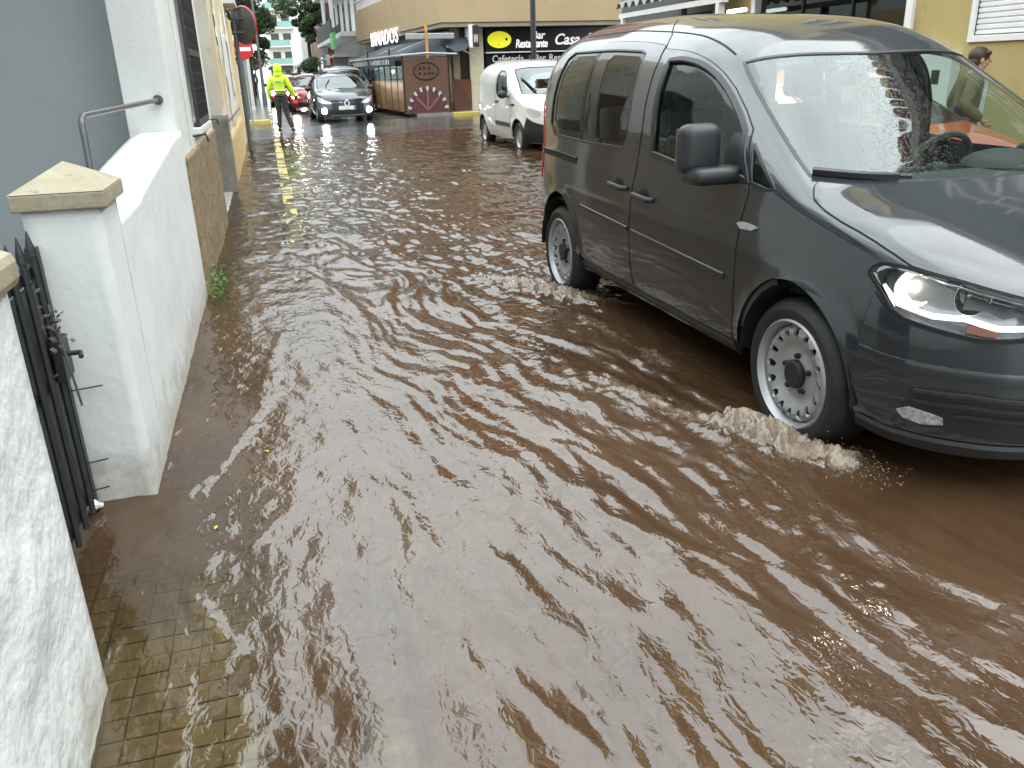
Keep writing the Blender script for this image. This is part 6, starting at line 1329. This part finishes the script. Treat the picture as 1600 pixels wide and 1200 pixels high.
man = person('person in an olive open jacket and white shirt walking beside the yellow building', (pp.x, 6.95, .06), R(62), dict(
    pel=(0, 0, .95), chest=(0, -.03, 1.26), neck=(0, -.05, 1.46), head=(0, -.10, 1.53), knee_r=(.10, -.16, .52), ankle_r=(.11, -.10, .085), knee_l=(-.10, .06, .50), ankle_l=(-.10, .26, .11),
    elbow_r=(.27, .06, 1.14), wrist_r=(.24, -.10, .93), elbow_l=(-.27, .06, 1.14), wrist_l=(-.26, -.14, .98)),
    [('jacket', 'top', KHAKI, .028), ('trousers', 'legs', DKTR, .004), ('shoe', 'shoes', BSHOE, 0)], h=1.55, hair=HAIR)
MB().hexa([(-.05, -.19, .90), (.05, -.19, .90), (.05, -.15, .90), (-.05, -.15, .90), (-.055, -.205, 1.40), (.055, -.205, 1.40), (.055, -.12, 1.42), (-.055, -.12, 1.42)]).build('shirt_front', WSH, man, bevel=.012)
for k, (px, py, c_, lb) in enumerate([(383, 160, (.03, .035, .04), 'distant pedestrian in dark clothes on the left pavement'), (391, 153, (.05, .13, .30), 'distant pedestrian in blue coat on the left pavement past the lamp post')]):
    q = at(px + 8, py, bz); g_ = M('coat_%d' % k, c_, rough=.8)
    person(lb, (q.x, q.y, bz), R(170), dict(knee_r=(.10, -.05, .5), ankle_r=(.10, .05, .085), knee_l=(-.1, .02, .5), ankle_l=(-.1, -.08, .085), elbow_r=(.27, 0, 1.15), wrist_r=(.27, -.06, .9), elbow_l=(-.27, 0, 1.15), wrist_l=(-.27, -.04, .9)), [('coat', 'top', g_, .02), ('trousers', 'legs', DKTR, .004), ('shoe', 'shoes', BSHOE, 0)], hair=HAIR, fine=False)

# ================================================================ splash thrown up by the wheels
SPL = M('muddy_splash', (.36, .28, .20), rough=.15, var=.5, scale=30)
def splash(label, centre_px, n, spread, hmax, dirv, seed):
    g_ = np.random.default_rng(seed); line = [np.array(at(x, y, .10)) for x, y in centre_px]; vs = []; fs = []
    t = g_.uniform(0, 1, n); seg = np.minimum((t * (len(line) - 1)).astype(int), len(line) - 2); fr_ = t * (len(line) - 1) - seg
    base = np.array([line[s] * (1 - f) + line[s + 1] * f for s, f in zip(seg, fr_)])
    env = np.sin(np.pi * np.clip(t, 0.02, .98)) ** .6
    r_ = g_.uniform(0, 1, n) ** 1.7; off_ = np.stack([g_.normal(0, spread * .4, n) + dirv[0] * r_ * spread, g_.normal(0, spread * .4, n) + dirv[1] * r_ * spread, r_ * hmax * env * g_.uniform(.4, 1, n) - .02], -1)
    P = base + off_; ico = bmesh.new(); bmesh.ops.create_icosphere(ico, subdivisions=1, radius=1); iv = np.array([v.co[:] for v in ico.verts]); ifs = [[v.index for v in f.verts] for f in ico.faces]; ico.free()
    for k in range(n):
        s = g_.uniform(.0006, .0026) * (1 - .5 * r_[k]) + .0005; L = g_.uniform(1.0, 2.4)
        ax = np.array([dirv[0] * .6 + g_.normal(0, .35), dirv[1] * .6 + g_.normal(0, .35), g_.uniform(-.9, .9)]); ax /= np.linalg.norm(ax)
        q = iv * s; q = q + np.outer(q @ ax, ax) * (L - 1); b = len(vs); vs += (P[k] + q).tolist(); fs += [[i + b for i in f] for f in ifs]
    me_ = bpy.data.meshes.new('splash'); me_.from_pydata(vs, [], fs); o = finish('splash', me_, SPL, None, True, sharp=180); o['kind'] = 'stuff'; tag(o, label, 'splash')
splash('tan muddy spray thrown up by the front wheel of the grey van', [(1170, 655), (1230, 690), (1300, 712), (1390, 730)], 700, .15, .15, (-.8, -.5), 3)
splash('tan muddy spray trailing from the rear wheel of the grey van', [(760, 432), (850, 446), (930, 465)], 600, .15, .09, (-.8, -.3), 4)
